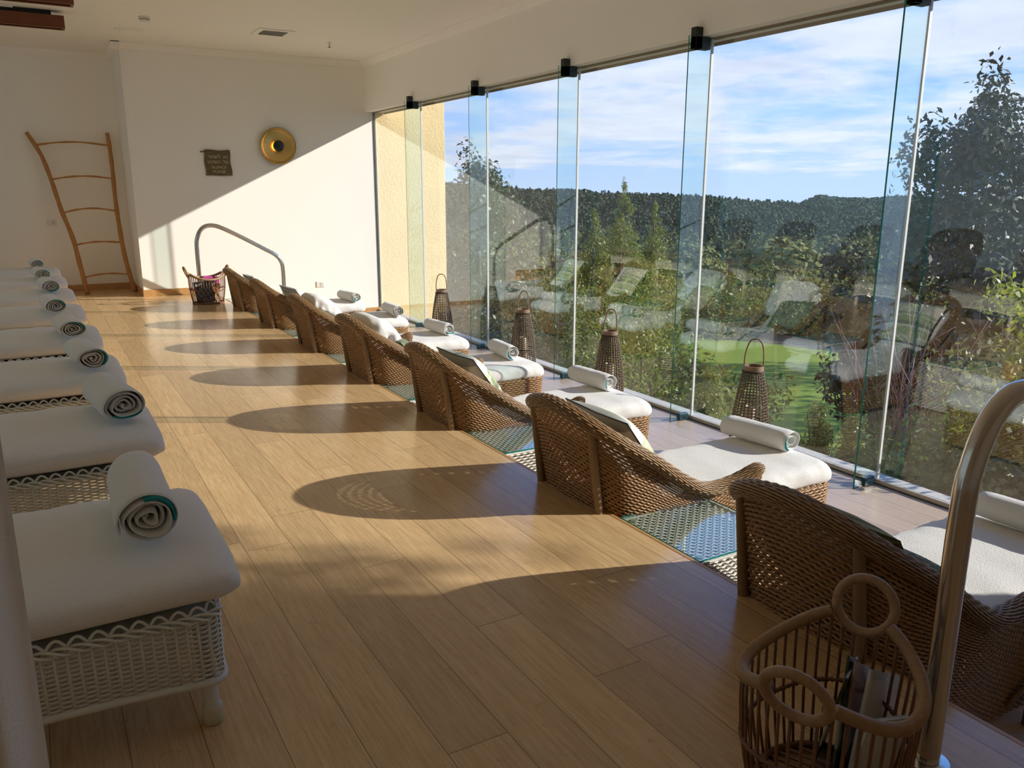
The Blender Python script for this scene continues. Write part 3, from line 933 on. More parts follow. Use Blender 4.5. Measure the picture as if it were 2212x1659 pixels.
# ------------------------------------------------------------------ white wicker loungers (left row)
def make_white():
    root = empty('white_lounger', (0, 0, 0))       # local x=0 is the foot end, body runs to -x
    hw = .39
    ring = [(-1.55, hw), (-.06, hw)] + [(-.06 + .05 * math.sin(PI / 2 * k / 4), hw - .05 + .05 * math.cos(PI / 2 * k / 4)) for k in range(5)]
    ring = ring + [(x, -y) for x, y in reversed(ring)]
    def bz(x, y): 
        # apron bottom arches between the legs
        k = max(0, 1 - abs((x + .78) / .78) ** 2.5) if abs(y) > hw - .06 else max(0, 1 - abs(y / hw) ** 2.5)
        return .150 + .035 * k
    fine = resample([Vector((x, y, 0)) for x, y in ring], 200)
    bot = [Vector((p.x, p.y, bz(p.x, p.y))) for p in fine]; top = [Vector((p.x, p.y, .35)) for p in fine]
    b = MB(); S = curve_surface(bot, top, 199)
    weave(b, S, 132, 26, h=.95, amp=.0045, th=.0035)
    for i in range(0, 133):
        u = i / 132; b.tube([S(u, 0)[0], S(u, 1)[0]], .0045, 5)
    b.build('woven_apron', M['whitewick'], root, smooth=True)
    # braided border: a thick rope with looping strand on top
    b = MB()
    up = [Vector((p.x, p.y, .352)) for p in fine]
    for s_ in range(3):
        pts = []
        P = resample(up, 330)
        for i, p in enumerate(P):
            a = 2 * PI * (i / 11 + s_ / 3)
            out = Vector((p.x + .78, p.y * 3, 0)); out.z = 0; out.normalize()
            pts.append(p + out * (.010 * math.cos(a) + .004) + Vector((0, 0, .010 * math.sin(a))))
        b.tube(pts, .0045, 5)
    for i in range(0, 78):
        u0 = i / 78; p0 = S(u0, 1)[0]; p1 = S(min(1, u0 + 1.5 / 78), 1)[0]
        mid = (p0 + p1) / 2; out = Vector((mid.x + .78, mid.y * 3, 0)).normalized()
        b.tube(cr([p0 + Vector((0, 0, -.008)), mid - out * .006 + Vector((0, 0, .032)), p1 + Vector((0, 0, -.004))], 4), .0045, 5)
    b.build('braided_border', M['whitewick'], root, smooth=True)
    # lower wrapped rail
    b = MB(); wrapped(b, [p + Vector((0, 0, -.008)) for p in bot], .012, .010, .05, 8)
    b.build('wrapped_rail', M['whitewick'], root, smooth=True)
    # platform under the mattress
    b = MB(); b.box(-1.55, -.02, -hw + .02, hw - .02, .33, .345); b.build('deck', M['whitewick'], root)
    for x in (-.065, -1.48):
        for s_ in (1, -1):
            b = MB(); wrapped(b, [(x + .012, s_ * (hw - .038), .04), (x, s_ * (hw - .042), .34)], .0225, .0055, .035, 12)
            lg = b.build('leg', M['whitewick'], root, smooth=True)
            b = MB(); b.lathe([(.024, 0), (.029, .004), (.029, .050), (.026, .058), (.023, .060)], 20, (x + .012, s_ * (hw - .038), 0))
            b.build('foot_cap', M['cap'], lg, smooth=True)
    # raised back
    bk = MB()
    top = cr([(-1.30, hw, .42), (-1.5, hw, .75), (-1.62, hw * .75, .93), (-1.66, 0, .98), (-1.62, -hw * .75, .93), (-1.5, -hw, .75), (-1.30, -hw, .42)], 6)
    botb = cr([(-1.25, hw, .34), (-1.35, hw, .34), (-1.45, hw * .7, .34), (-1.48, 0, .34), (-1.45, -hw * .7, .34), (-1.35, -hw, .34), (-1.25, -hw, .34)], 6)
    S3 = curve_surface(botb, top, 60); weave(bk, S3, 44, 40, h=.9, amp=.004, th=.003)
    bk.tube(top, .02, 8)
    bk.build('woven_back', M['whitewick'], root, smooth=True)
    b = MB(); slab(b, cr([(-1.52, 0, .80), (-1.44, 0, .66), (-1.30, 0, .50), (-1.12, 0, .435), (-.8, 0, .43), (-.4, 0, .43), (-.1, 0, .43), (.01, 0, .425), (.055, 0, .41)], 8), .40, .135, 2.6, 44, .004, 5, .085)
    b.build('terry_covered_mattress', M['terry'], root, smooth=True)
    return root
wl = make_white()
WL = [(.345, 2.565), (.335, 3.98), (.315, 5.33), (.29, 6.66), (.26, 8.02), (.245, 9.42), (.225, 10.80), (.20, 12.12)]
wlab = ['nearest white wicker lounger, woven side and capped leg in view', 'white lounger second nearest in the left row',
        'white lounger third nearest in the left row', 'white lounger fourth nearest in the left row', 'white lounger fifth nearest in the left row',
        'white lounger third from the ladder', 'white lounger second from the ladder', 'white lounger in front of the branch ladder']
wt = ['rolled towel with teal arc on the nearest white lounger', 'fat rolled towel with teal band below, second nearest white lounger',
      'rolled towel on the third nearest white lounger', 'rolled towel on the fourth nearest white lounger', 'rolled towel on the fifth nearest white lounger',
      'rolled towel on the third white lounger from the ladder', 'rolled towel on the second white lounger from the ladder', 'farthest rolled towel in the left row, before the ladder']
for k, (x, y) in enumerate(WL):
    o = wl if k == 0 else copy_tree(wl)
    o.location = (x, y, 0); tag(o, wlab[k], 'lounger', 'white wicker loungers in the left row')
TWL = [(.20, 2.60, -1), (.235, 4.02, 8), (.19, 5.25, 7), (.15, 6.46, 5), (.08, 7.78, 6), (.08, 9.33, 6), (.03, 10.68, 6), (.0, 12.14, 4)]
for k, (x, y, rz) in enumerate(TWL):
    t = make_towel('rolled_towel', .45, (.090, .098, .088, .088, .082, .082, .080, .078)[k], (.92, .80, .78, .72, .78, .80, .80, .8)[k], 40 + k, (45, 275, 10, 50, 50, 300, 25, 60)[k], (200, 215, 190, 200, 230, 215, 200, 210)[k])
    t.location = (x, y, .4985); t.rotation_euler = (0, 0, R(rz))
    tag(t, wt[k], 'towel', 'rolled towels on the white loungers')

# ------------------------------------------------------------------ steel handrails
def handrail(y, label):
    root = empty('handrail', (1.925, y, 0), 0, label, 'handrail', 'steel handrails at the step')
    path = [(0, 0, .0), (0, 0, .3), (0, 0, .72), (.015, 0, .84), (.065, 0, .945), (.14, 0, 1.0), (.24, 0, 1.005), (.36, 0, .965), (.62, 0, .83), (.92, 0, .66), (1.06, 0, .575), (1.13, 0, .48), (1.15, 0, .36), (1.15, 0, .0), (1.15, 0, ZL)]
    b = MB(); b.tube(resample(cr(path, 8), 110), .030, 20); b.build('tube', M['steel'], root, smooth=True)
    b = MB(); b.lathe([(.055, 0), (.055, .006), (.034, .010)], 28); b.build('base_plate', M['steel'], root, smooth=False)
    b = MB(); b.lathe([(.055, ZL), (.055, ZL + .006), (.034, ZL + .010)], 28, (1.15, 0, 0)); b.build('base_plate', M['steel'], root)
handrail(11.86, 'bent steel handrail standing before the white end wall')
handrail(1.07, 'large bent steel handrail in the lower right, closest to the camera')

# ------------------------------------------------------------------ baskets with magazines
def make_basket(label, loc, rz, s=1.0):
    root = empty('magazine_basket', loc, rz, label, 'basket', 'oval cane baskets')
    A, B = .235, .205          # rim half axes
    def rim(a):
        c = math.cos(a)
        return Vector((A * c, B * math.sin(a), .330 + .085 * abs(c) ** 2.6))
    def foot(a): return Vector((.195 * math.cos(a), .165 * math.sin(a), .012))
    def side(a, t):
        p = foot(a).lerp(rim(a), t); o = Vector((math.cos(a) * A, math.sin(a) * B, 0)).normalized()
        return p + o * .012 * math.sin(PI * t)
    b = MB(); a0 = math.asin(.074 / B)
    for q in (0, PI): wrapped(b, [rim(q + a0 + (PI - 2 * a0) * k / 40) for k in range(41)], .0158, .006, .07, 10)
    b.build('rim', M['bk'], root, smooth=True)
    for s_ in (1, -1):
        b = MB(); pts = []
        for k in range(41):
            a = 2 * PI * k / 40
            pts.append((s_ * (A + .004 + .045 * math.sin(a) * .55 + .018), .073 * math.cos(a), .425 + .066 * math.sin(a)))
        wrapped(b, pts, .0130, .0055, .06, 9); b.build('ring_handle', M['bk'], root, smooth=True)
    n = 44
    for k in range(n):
        a = 2 * PI * (k + .5) / n
        yy_ = abs(B * math.sin(a)); low = 1.0
        if yy_ < .07: low = (.425 - .066 * math.sqrt(1 - (yy_ / .074) ** 2)) / rim(a).z
        b = MB(); b.tube([side(a, t * low) for t in (0, .25, .5, .75, .99)], .0042, 6)
        b.build('spindle', M['bkstick'], root, smooth=True)
    for t in (.48,):
        b = MB(); wrapped(b, [side(2 * PI * k / 80, t) * 1 for k in range(81)], .0065, .012, .25, 7); b.build('lashing_band', M['bkstick'], root, smooth=True)
    b = MB(); wrapped(b, [foot(2 * PI * k / 60) for k in range(61)], .011, .007, .06, 8)
    for k in range(-6, 7):
        x = k * .028; w = .16 * math.sqrt(max(0, 1 - (x / .19) ** 2)); b.tube([(x, -w, .012), (x, w, .012)], .005, 5)
    b.build('base', M['bkstick'], root, smooth=True)
    return root
BN = (1.565, 1.13, 0); BF = (1.95, 11.46, 0)
make_basket('large oval cane basket of magazines in the lower right', BN, R(21))
make_basket('oval cane basket standing beside the far handrail', BF, R(2))

def magazine(loc, rot, size, mat, label, grp, th=.007, text=None):
    w, h = size
    b = MB(); b.box(-w / 2, w / 2, -th / 2, -th / 2 + .0008, 0, h); b.box(-w / 2, w / 2, th / 2 - .0008, th / 2, 0, h)
    b.tube([(-w / 2, 0, 0), (-w / 2, 0, h)], th / 2, 6)
    o = b.build('magazine', mat); o.location = loc; o.rotation_euler = rot
    b = MB(); b.box(-w / 2 + .001, w / 2 - .002, -th / 2 + .0008, th / 2 - .0008, .002, h - .002); b.build('pages', M['paperw'], o)
    tag(o, label, 'magazine', grp)
    if text: text_part(text, o, .052, (-w * .42, -th / 2 - .0006, h - .065), (PI / 2, 0, 0), M['white'], .0005)
    return o
def text_part(body, parent, size, loc, rot, mat, ext=.001, align='LEFT', font=None, name='lettering'):
    cu = bpy.data.curves.new(name, 'FONT'); cu.body = body; cu.size = size; cu.extrude = ext; cu.align_x = align
    if font: cu.font = font
    o = bpy.data.objects.new(name, cu); COL.objects.link(o)
    dg = bpy.context.evaluated_depsgraph_get(); me = bpy.data.meshes.new_from_object(o.evaluated_get(dg))
    bpy.data.objects.remove(o)
    me.materials.clear(); me.materials.append(mat)
    t = bpy.data.objects.new(name, me); COL.objects.link(t); t.parent = parent; t.location = loc; t.rotation_euler = rot
    return t
def inb(base, rz, x, y, z):
    c, s_ = math.cos(rz), math.sin(rz)
    return (base[0] + c * x - s_ * y, base[1] + s_ * x + c * y, base[2] + z)
gA, gB = 'magazines in the near basket', 'magazines in the far basket'
r12 = R(21)
magazine(inb(BN, r12, .075, -.035, .030), (R(-8), R(34), R(18)), (.21, .29), M['mag1'], 'dark green-covered magazine leaning across the near basket', gA, .008)
magazine(inb(BN, r12, .095, -.055, .030), (R(-10), R(31), R(14)), (.20, .275), M['mag2'], 'magazine with a skin-toned cover in the near basket', gA, .010)
magazine(inb(BN, r12, .110, -.078, .026), (R(-6), R(27), R(10)), (.20, .27), M['mag4'], 'thick pale-paged magazine in the near basket', gA, .014)
magazine(inb(BN, r12, .03, -.095, .026), (R(4), R(18), R(4)), (.20, .22), M['mag4'], 'white-edged magazine at the bottom of the near basket', gA, .012)
magazine(inb(BN, r12, .12, .045, .026), (R(12), R(10), R(28)), (.18, .27), M['mag1'], 'upright dark magazine against the inner wall of the near basket', gA, .008)
magazine(inb(BF, 0, -.035, -.075, .026), (R(-16), R(-4), R(4)), (.24, .28), M['mag3'], 'black magazine with white capitals in the far basket', gB, .008, 'RAW')
magazine(inb(BF, 0, .02, -.045, .026), (R(-10), R(8), R(-4)), (.22, .25), M['mag5'], 'orange picture magazine in the far basket', gB, .008)
magazine(inb(BF, 0, .035, .0, .026), (R(-4), R(-10), R(6)), (.24, .27), M['mag3'], 'plain black magazine at the back of the far basket', gB, .010)
magazine(inb(BF, 0, .04, .055, .026), (R(4), R(6), R(-5)), (.20, .33), M['pinkp'], 'bright pink magazine sticking out of the far basket', gB, .006)
magazine(inb(BF, 0, -.05, .04, .026), (R(-2), R(3), R(12)), (.18, .24), M['mag4'], 'pale magazine behind the black ones in the far basket', gB, .006)

# ------------------------------------------------------------------ branch ladder in the alcove
def ladder():
    root = empty('branch_ladder', (.85, 13.4, 0), 0, 'rustic wooden branch ladder leaning in the alcove', 'ladder')
    base = Vector((.85, 13.4, 0))
    def yy(z): return 13.32 + (z / 2.27) * .40
    Lf = [(.60, 0), (.545, .45), (.50, .80), (.40, 1.20), (.33, 1.58), (.24, 1.95), (.095, 2.26)]
    Rt = [(1.235, 0.0), (1.19, .25), (1.15, .55), (1.13, .90), (1.12, 1.30), (1.13, 1.75), (1.13, 2.05), (1.12, 2.285)]
    for pts in (Lf, Rt):
        b = MB(); P = cr([(x, yy(z), z) for x, z in pts], 8); n = len(P)
        b.tube([p - base for p in P], [.034 - .006 * i / n + .0022 * math.sin(i * .9) for i in range(n)], 10)
        b.build('rail', M['ladder'], root, smooth=True)
    def xat(pts, z):
        for (x0, z0), (x1, z1) in zip(pts, pts[1:]):
            if z0 <= z <= z1: return x0 + (x1 - x0) * (z - z0) / (z1 - z0)
        return pts[-1][0]
    for z, h in ((.235, .045), (.70, .04), (1.155, .06), (1.62, .05), (2.09, .055)):
        a, c = xat(Lf, z), xat(Rt, z + .02)
        b = MB(); P = cr([(a, yy(z), z), (a + (c - a) * .3, yy(z) - .01, z + h * .8), (a + (c - a) * .62, yy(z) - .012, z + h), (c, yy(z), z + .02)], 7)
        b.tube([p - base for p in P], [.0125 + .0025 * math.sin(i * .8 + z * 9) for i in range(len(P))], 9)
        b.build('rung', M['ladder'], root, smooth=True)
ladder()

# ------------------------------------------------------------------ wall fittings
def sconce(x, z, y, label, lit=True):
    root = empty('wall_sconce', (x, y, z), 0, label, 'wall lamp', 'gold disc wall lamps')
    b = MB(); b.lathe([(.262, -.075), (.265, -.070), (.20, -.050), (.12, -.028), (.05, -.018), (.001, -.017), (.001, -.013), (.05, -.014), (.12, -.022), (.20, -.044), (.258, -.070)], 64, axis='y', close=False)
    b.build('gold_disc', M['gold'], root, smooth=True)
    b = MB(); b.lathe([(.07, 0), (.07, -.018)], 32, axis='y'); b.build('backplate', M['gold'], root, smooth=False)
    b = MB(); b.lathe([(.02, -.018), (.02, -.075)], 20, axis='y'); b.build('stem', M['black'], root)
    b = MB(); b.lathe([(.06, -.068), (.078, -.078), (.080, -.088), (.072, -.105), (.04, -.116), (.001, -.119)], 40, axis='y', close=False)
    b.lathe([(.001, -.074), (.06, -.068)], 40, axis='y', close=False)
    b.build('black_knob', M['black'], root, smooth=True)
    e = NT('warm_led'); e.t.nodes.remove(e.b); em = e.n('ShaderNodeEmission', Color=(1, .50, .14), Strength=9.0); e.t.links.new(em.outputs[0], e.out.inputs[0])
    b = MB(); pts = [(.050 * math.cos(t), -.060, .045 * math.sin(t)) for t in [PI * .62 + k * PI / 14 for k in range(12)]]
    b.tube(pts, .006, 8); b.build('led', e.m, root, smooth=True)
sconce(3.295, 2.114, YB, 'round gold wall lamp with black centre on the end wall')

def plaque():
    root = empty('wall_plaque', (2.43, YB, 1.86), 0, 'bronze scroll plaque reading SILENCE PLEASE in Hebrew and English', 'sign')
    def fn(sg):
        def f(u, v):
            x = (u - .5) * .36 + .006 * math.sin(v * 9) + (.5 - v) * .015 * (1 if u > .5 else .6); z = (v - .5) * .355 + .006 * math.sin(u * 8) * (1 if v > .5 else .3)
            y = -.014 + .004 * math.sin(u * 5 + v * 3) + sg
            return Vector((x, y, z))
        return f
    b = MB(); b.grid(fn(-.006), 20, 20); b.grid(fn(.006), 20, 20)
    for u0, v0, u1, v1 in ((0, 0, 1, 0), (1, 0, 1, 1), (1, 1, 0, 1), (0, 1, 0, 0)):
        vs = []
        for i in range(21):
            u = u0 + (u1 - u0) * i / 20; v = v0 + (v1 - v0) * i / 20
            vs += [fn(-.006)(u, v), fn(.006)(u, v)]
        b.add(vs, [(2 * i, 2 * i + 1, 2 * i + 3, 2 * i + 2) for i in range(20)])
    b.build('plate', M['bronze'], root, smooth=False)
    b = MB(); b.tube(cr([(-.235, -.020, .150), (-.10, -.027, .152), (.0, -.029, .158), (.10, -.027, .150), (.172, -.022, .147)], 5), .008, 8)
    b.build('rod', M['bronze'], root, smooth=True)
    fk = (PI / 2, 0, 0)
    text_part('\u05e8\u05d5\u05de\u05e9\u05dc  \u05d0\u05e0', root, .066, (.0, -.0295, .062), fk, M['bronze_l'], .004, 'CENTER')
    text_part('\u05d8\u05e7\u05e9\u05d4  \u05dc\u05e2', root, .066, (.0, -.0295, -.008), fk, M['bronze_l'], .004, 'CENTER')
    text_part('SILENCE', root, .056, (.006, -.0295, -.080), fk, M['bronze_l'], .004, 'CENTER')
    text_part('PLEASE', root, .056, (.006, -.0295, -.140), fk, M['bronze_l'], .004, 'CENTER')
plaque()

def outlet(x, y, z, label, w=.13):
    root = empty('wall_outlet', (x, y, z), 0, label, 'power outlet', 'white power outlets')
    b = MB(); b.box(-w / 2, w / 2, -.012, 0, -.045, .045); b.build('cover_plate', M['plastic'], root, bevel=.004)
    b = MB(); b.box(-.005, .05, -.017, -.012, -.03, .03); b.build('socket', M['plastic'], root, bevel=.003)
    b = MB()
    for dx, dz in ((.012, .008), (.033, .008), (.0225, -.012)): b.box(dx - .003, dx + .003, -.0178, -.017, dz - .006, dz + .006)
    b.build('slots', M['dark'], root)
outlet(3.842, YB, .037, 'white power outlet low on the sunlit end wall')
outlet(.262, 13.78, 1.01, 'white power outlet behind the branch ladder')

# ------------------------------------------------------------------ ceiling fittings
def smoke():
    root = empty('smoke_detector', (1.377, 10.651, ZC), 0, 'round white smoke detector on the ceiling', 'smoke detector')
    b = MB(); b.lathe([(.062, 0), (.062, -.02), (.055, -.022), (.055, -.034)], 32); b.build('body', M['plastic'], root)
    b = MB()
    for k in range(14):
        a = 2 * PI * k / 14; b.box(-.009, .009, -.0005, .0015, -.034, -.028, m=Matrix.Rotation(a, 4, 'Z') @ Matrix.Translation((0, .055, 0)))
    b.build('vent_slots', M['dark'], root)
    b = MB(); b.lathe([(.052, -.034), (.050, -.046), (.03, -.054), (.001, -.055)], 32, close=False); b.build('cap', M['plastic'], root, smooth=True)
smoke()
def speaker():
    root = empty('ceiling_speaker', (1.313, 11.618, ZC), 0, 'flat round white ceiling disc beside the smoke detector', 'ceiling speaker')
    b = MB(); b.lathe([(.165, 0), (.165, -.008), (.15, -.014), (.13, -.012)], 40); b.build('rim', M['ceil'], root, smooth=False)
    b = MB(); b.lathe([(.12, -.005), (.12, -.020), (.11, -.024)], 40); b.build('grille', M['ceil'], root)
speaker()
def vent(x, y, w, d, label):
    root = empty('ceiling_vent', (x, y, ZC), 0, label, 'air vent', 'square ceiling air vents')
    b = MB()
    for x0, x1, y0, y1 in ((-w / 2, w / 2, -d / 2, -d / 2 + .07), (-w / 2, w / 2, d / 2 - .07, d / 2), (-w / 2, -w / 2 + .07, -d / 2 + .07, d / 2 - .07), (w / 2 - .07, w / 2, -d / 2 + .07, d / 2 - .07)): b.box(x0, x1, y0, y1, -.014, 0)
    b.build('frame', M['ceil'], root, bevel=.003)
    b = MB(); b.box(-w / 2 + .07, w / 2 - .07, -d / 2 + .07, d / 2 - .07, -.004, -.001); b.build('duct', M['dark'], root)
    for k in range(5):
        yk = -d / 2 + .09 + k * (d - .18) / 4
        b = MB(); b.box(-w / 2 + .07, w / 2 - .07, -.016, .016, -.0015, .0015, m=Matrix.Translation((0, yk, -.012)) @ Matrix.Rotation(R(35), 4, 'X'))
        b.build('louvre', M['plastic'], root)
vent(2.87, 10.84, .44, .44, 'white louvred air vent in the ceiling towards the window')
vent(-.10, 10.95, .40, .40, 'white louvred air vent half out of view above the beams')
def sprinkler():
    root = empty('sprinkler', (3.702, 11.193, ZC), 0, 'small dark sprinkler head on the ceiling', 'sprinkler')
    b = MB(); b.lathe([(.028, 0), (.028, -.006), (.010, -.008), (.010, -.03)], 16); b.build('body', M['plastic'], root)
    b = MB(); b.lathe([(.010, -.03), (.004, -.036), (.004, -.055), (.022, -.056), (.022, -.060)], 16); b.build('deflector', M['bronze'], root)
sprinkler()
def woodbeam(x0, x1, y, label, zt=ZC - .07):
    root = empty('wooden_ceiling_light', ((x0 + x1) / 2, y, zt), 0, label, 'ceiling light', 'long dark wooden ceiling fixtures')
    w = (x1 - x0) / 2
    b = MB(); b.box(-w, w, -.085, -.055, -.13, 0); b.box(-w, w, .055, .085, -.13, 0); b.box(-w, -w + .03, -.055, .055, -.13, 0); b.box(w - .03, w, -.055, .055, -.13, 0); b.box(-w + .03, w - .03, -.055, .055, -.10, -.05)
    b.build('housing', M['brownwood'], root, bevel=.003)
    b = MB(); b.box(-w + .12, w - .12, -.05, .05, -.001, ZC - zt - .001); b.build('mount', M['dark'], root)
woodbeam(-1.6, .575, 10.85, 'dark wooden ceiling fixture, its end sticking into view', ZC - .05)
woodbeam(-1.6, .60, 9.45, 'dark wooden ceiling fixture cut by the top edge of the view', ZC - .05)

# ------------------------------------------------------------------ curtain at the near left
def curtain():
    root = empty('curtain', (-.515, 1.2, 0), 0, 'cream fabric curtain hanging at the left edge of the view', 'curtain')
    b = MB()
    def fn(u, v):
        x = -.43 + .80 * u - .365 * 0
        a = .028 * math.sin(u * 38 + .5 * math.sin(v * 3)) + .012 * math.sin(u * 71 + 1)
        return Vector((-.42 + .862 * u + .006 * math.sin(v * 5), a * (1 - .25 * v) + .01 * math.sin(v * 7), .015 + 3.32 * v))
    b.grid(fn, 120, 24)
    o = b.build('cloth', M['curtain'], root, smooth=True)
    s_ = o.modifiers.new('solid', 'SOLIDIFY'); s_.thickness = .004
    b = MB(); b.tube([(-.5, 0, 3.345), (.46, 0, 3.345)], .012, 10)
    b.box(-.46, -.44, -.01, .01, 3.345, ZC); b.box(.36, .38, -.01, .01, 3.345, ZC)
    b.build('rod', M['steel'], root)
t = NT('curtain_cloth')
t.bump(t.noise(t.pos('Object'), 150, 3), .4, .003)
M['curtain'] = t.fin((.86, .83, .76), .9)
curtain()

# ------------------------------------------------------------------ outside: terrain
def ridge_el(az):
    pts = [(0, .9), (20, .5), (25.6, .30), (32.9, .01), (39.5, -.24), (43.1, -.44), (46.9, -.66), (49.4, -1.0), (53, -1.25), (70, -1.35), (110, -1.5)]
    for (a, e), (c, f) in zip(pts, pts[1:]):
        if a <= az <= c: return e + (f - e) * (az - a) / (c - a)
    return -2.5
def terrain(x, y):
    r = math.hypot(x, y); az = math.degrees(math.atan2(x, y))
    far = 34 * min(1, max(0, (50.5 - az) / 2.5)) + 3 * math.sin(az * 1.1)
    zr = 1.5 + 700 * math.tan(R(ridge_el(az) - .42))
    pts = [(0, -.8), (6, -.85), (9, -1.3), (13, -2.95), (27, -3.1), (40, -4.3), (70, -6.6), (150, -13), (300, -21), (430, -17), (600, zr - 3), (700, zr), (900, zr - 30), (1300, -34), (1700, -16 - far), (1900, -12 - far), (2600, -60), (4500, -60)]
    z = -60
    for (a, e), (c, f) in zip(pts, pts[1:]):
        if a <= r <= c:
            t = (r - a) / (c - a); z = e + (f - e) * t; break
    if r > 35: z += .9 * mnoise.noise(Vector((x * .02, y * .02, 0))) * min(3, r / 80)
    if az > 57 and 12 < r < 40: z += 0
    return z
def ground():
    b = MB(); rs = [4.9, 6, 7.5, 9, 11, 13, 16, 20, 24, 27, 32, 40, 50, 60, 75, 95, 120, 150, 190, 240, 300, 360, 430, 500, 570, 640, 700, 760, 900, 1100, 1300, 1500, 1700, 1900, 2200, 2600, 4500]
    az = [k * 1.5 - 12 for k in range(82)]
    vs = [Vector((r * math.sin(R(a)), r * math.cos(R(a)), terrain(r * math.sin(R(a)), r * math.cos(R(a))))) for r in rs for a in az]
    # keep the near rows outside the building
    vs = [Vector((max(v.x, 5.03), v.y, v.z)) if v.y < 12.7 and v.length < 40 else v for v in vs]
    W = len(az); fs = [(j * W + i, j * W + i + 1, (j + 1) * W + i + 1, (j + 1) * W + i) for j in range(len(rs) - 1) for i in range(W - 1)]
    b.add(vs, fs); struct(b.build('ground', M['ground'], smooth=True), 'wooded slope falling away to the valley')
ground()
def lawn():
    pts = [(31, 24.8), (34, 25.5), (38, 25.8), (43, 26), (48, 25.5), (54, 24.5), (60, 23), (66, 20)]
    b = MB(); vs = []
    inn = [14.5, 12.5, 10.5, 9.8, 9.5, 9.3, 9.2, 9.2]
    NN = 14
    for (a, ro), ri in zip(pts, inn):
        for k in range(NN + 1):
            r = ri + (ro - ri) * k / NN
            x, y = r * math.sin(R(a)), r * math.cos(R(a))
            vs.append(Vector((x, y, terrain(x, y) + .05)))
    fs = [(i * (NN + 1) + k, i * (NN + 1) + k + 1, (i + 1) * (NN + 1) + k + 1, (i + 1) * (NN + 1) + k) for i in range(len(pts) - 1) for k in range(NN)]
    b.add(vs, fs); o = b.build('lawn', M['lawn'], smooth=True); struct(o, 'sunny green lawn below the window')
lawn()

# ------------------------------------------------------------------ plants
def leaf_quads(pos, nrm, size, aspect=.5, rng=None):
    """numpy: folded diamond leaves at pos, facing nrm"""
    n = len(pos)
    a = rng.normal(size=(n, 3)); a -= nrm * (a * nrm).sum(1, keepdims=True); a /= np.linalg.norm(a, axis=1, keepdims=True) + 1e-9
    b = np.cross(nrm, a)
    sz = size * rng.uniform(.6, 1.25, (n, 1))
    p0 = pos - a * sz; p2 = pos + a * sz
    p1 = pos + b * sz * aspect + nrm * sz * .15; p3 = pos - b * sz * aspect + nrm * sz * .15
    return np.stack([p0, p1, p2, p3], 1).reshape(-1, 3)
def mesh_quads(name, V, mat, parent=None):
    n = len(V) // 4
    me = bpy.data.meshes.new(name)
    me.vertices.add(len(V)); me.vertices.foreach_set('co', V.astype(np.float32).ravel())
    me.loops.add(n * 4); me.loops.foreach_set('vertex_index', np.arange(n * 4, dtype=np.int32))
    me.polygons.add(n); me.polygons.foreach_set('loop_start', np.arange(0, n * 4, 4, dtype=np.int32))
    me.polygons.foreach_set('loop_total', np.full(n, 4, dtype=np.int32))
    me.materials.append(mat); me.update(calc_edges=True); me.validate()
    o = bpy.data.objects.new(name, me); COL.objects.link(o)
    if parent: o.parent = parent
    return o
def blob_leaves(blobs, per, size, rng, aspect=.5, shell=.55, upb=.3, droop=0):
    out = []
    for (cx, cy_, cz, rx, ry, rz) in blobs:
        n = int(per * (rx * ry * rz) ** (2 / 3) / size ** 2 * .085) + 10
        d = rng.normal(size=(n, 3)); d /= np.linalg.norm(d, axis=1, keepdims=True)
        rr = shell + (1 - shell) * rng.uniform(0, 1, (n, 1)) ** .6
        rr *= 1 + .18 * np.sin(d[:, :1] * 7 + cx * 5) * np.sin(d[:, 1:2] * 6 + cz * 7)
        p = d * rr * np.array([rx, ry, rz]) + np.array([cx, cy_, cz])
        nn = d * .7 + rng.normal(size=(n, 3)) * .55 + np.array([0, 0, upb]); nn /= np.linalg.norm(nn, axis=1, keepdims=True)
        out.append(leaf_quads(p, nn, size, aspect, rng))
    return np.concatenate(out)
def trunk(root, h, r, mat, branches, seed, lean=.1):
    rg = random.Random(seed); b = MB()
    P = cr([(0, 0, -.3), (rg.uniform(-lean, lean), rg.uniform(-lean, lean), h * .4), (rg.uniform(-lean, lean), rg.uniform(-lean, lean), h)], 6)
    b.tube(P, [r * (1 - .75 * i / len(P)) for i in range(len(P))], 8)
    for k in range(branches):
        t = rg.uniform(.2, .9); p = P[int(t * (len(P) - 1))]; a = rg.uniform(0, 2 * PI); l = h * .28 * (1.2 - t)
        q = p + Vector((math.cos(a) * l, math.sin(a) * l, l * rg.uniform(.3, .9)))
        b.tube([p, p.lerp(q, .5) + Vector((0, 0, -.03)), q], [r * .4, r * .28, r * .1], 6)
    b.build('trunk', mat, root, smooth=True)
def conifer_blobs(h, w, rg, levels=14, tip=.25, rag=.35, z0=0):
    bl = []
    for k in range(levels):
        t = k / (levels - 1); z = z0 + t * h
        R_ = w * ((1 - t) ** .75) * (1 if t > .08 else .8) + .05
        m = max(2, int(7 * (1 - t)) + 1)
        for q in range(m):
            a = rg.uniform(0, 2 * PI); d = R_ * rg.uniform(.35, .75)
            s_ = max(.09, R_ * rg.uniform(.3, .5))
            bl.append((math.cos(a) * d, math.sin(a) * d, z + rg.uniform(-.1, .1) * h * .1, s_, s_, s_ * rg.uniform(1.1, 1.8)))
    bl.append((0, 0, z0 + h, .06, .06, h * .07))
    return bl
def plant(name, x, y, z, blobs, mat, per, size, label, cat, group=None, seed=1, tr=None, aspect=.5, shell=.5, branches=8, bark=None):
    root = empty(name, (x, y, z), 0, label, cat, group)
    rng = np.random.default_rng(seed)
    mesh_quads('foliage', blob_leaves(blobs, per, size, rng, aspect, shell), mat, root)
    if tr: trunk(root, tr[0], tr[1], bark or M['bark'], branches, seed)
    return root
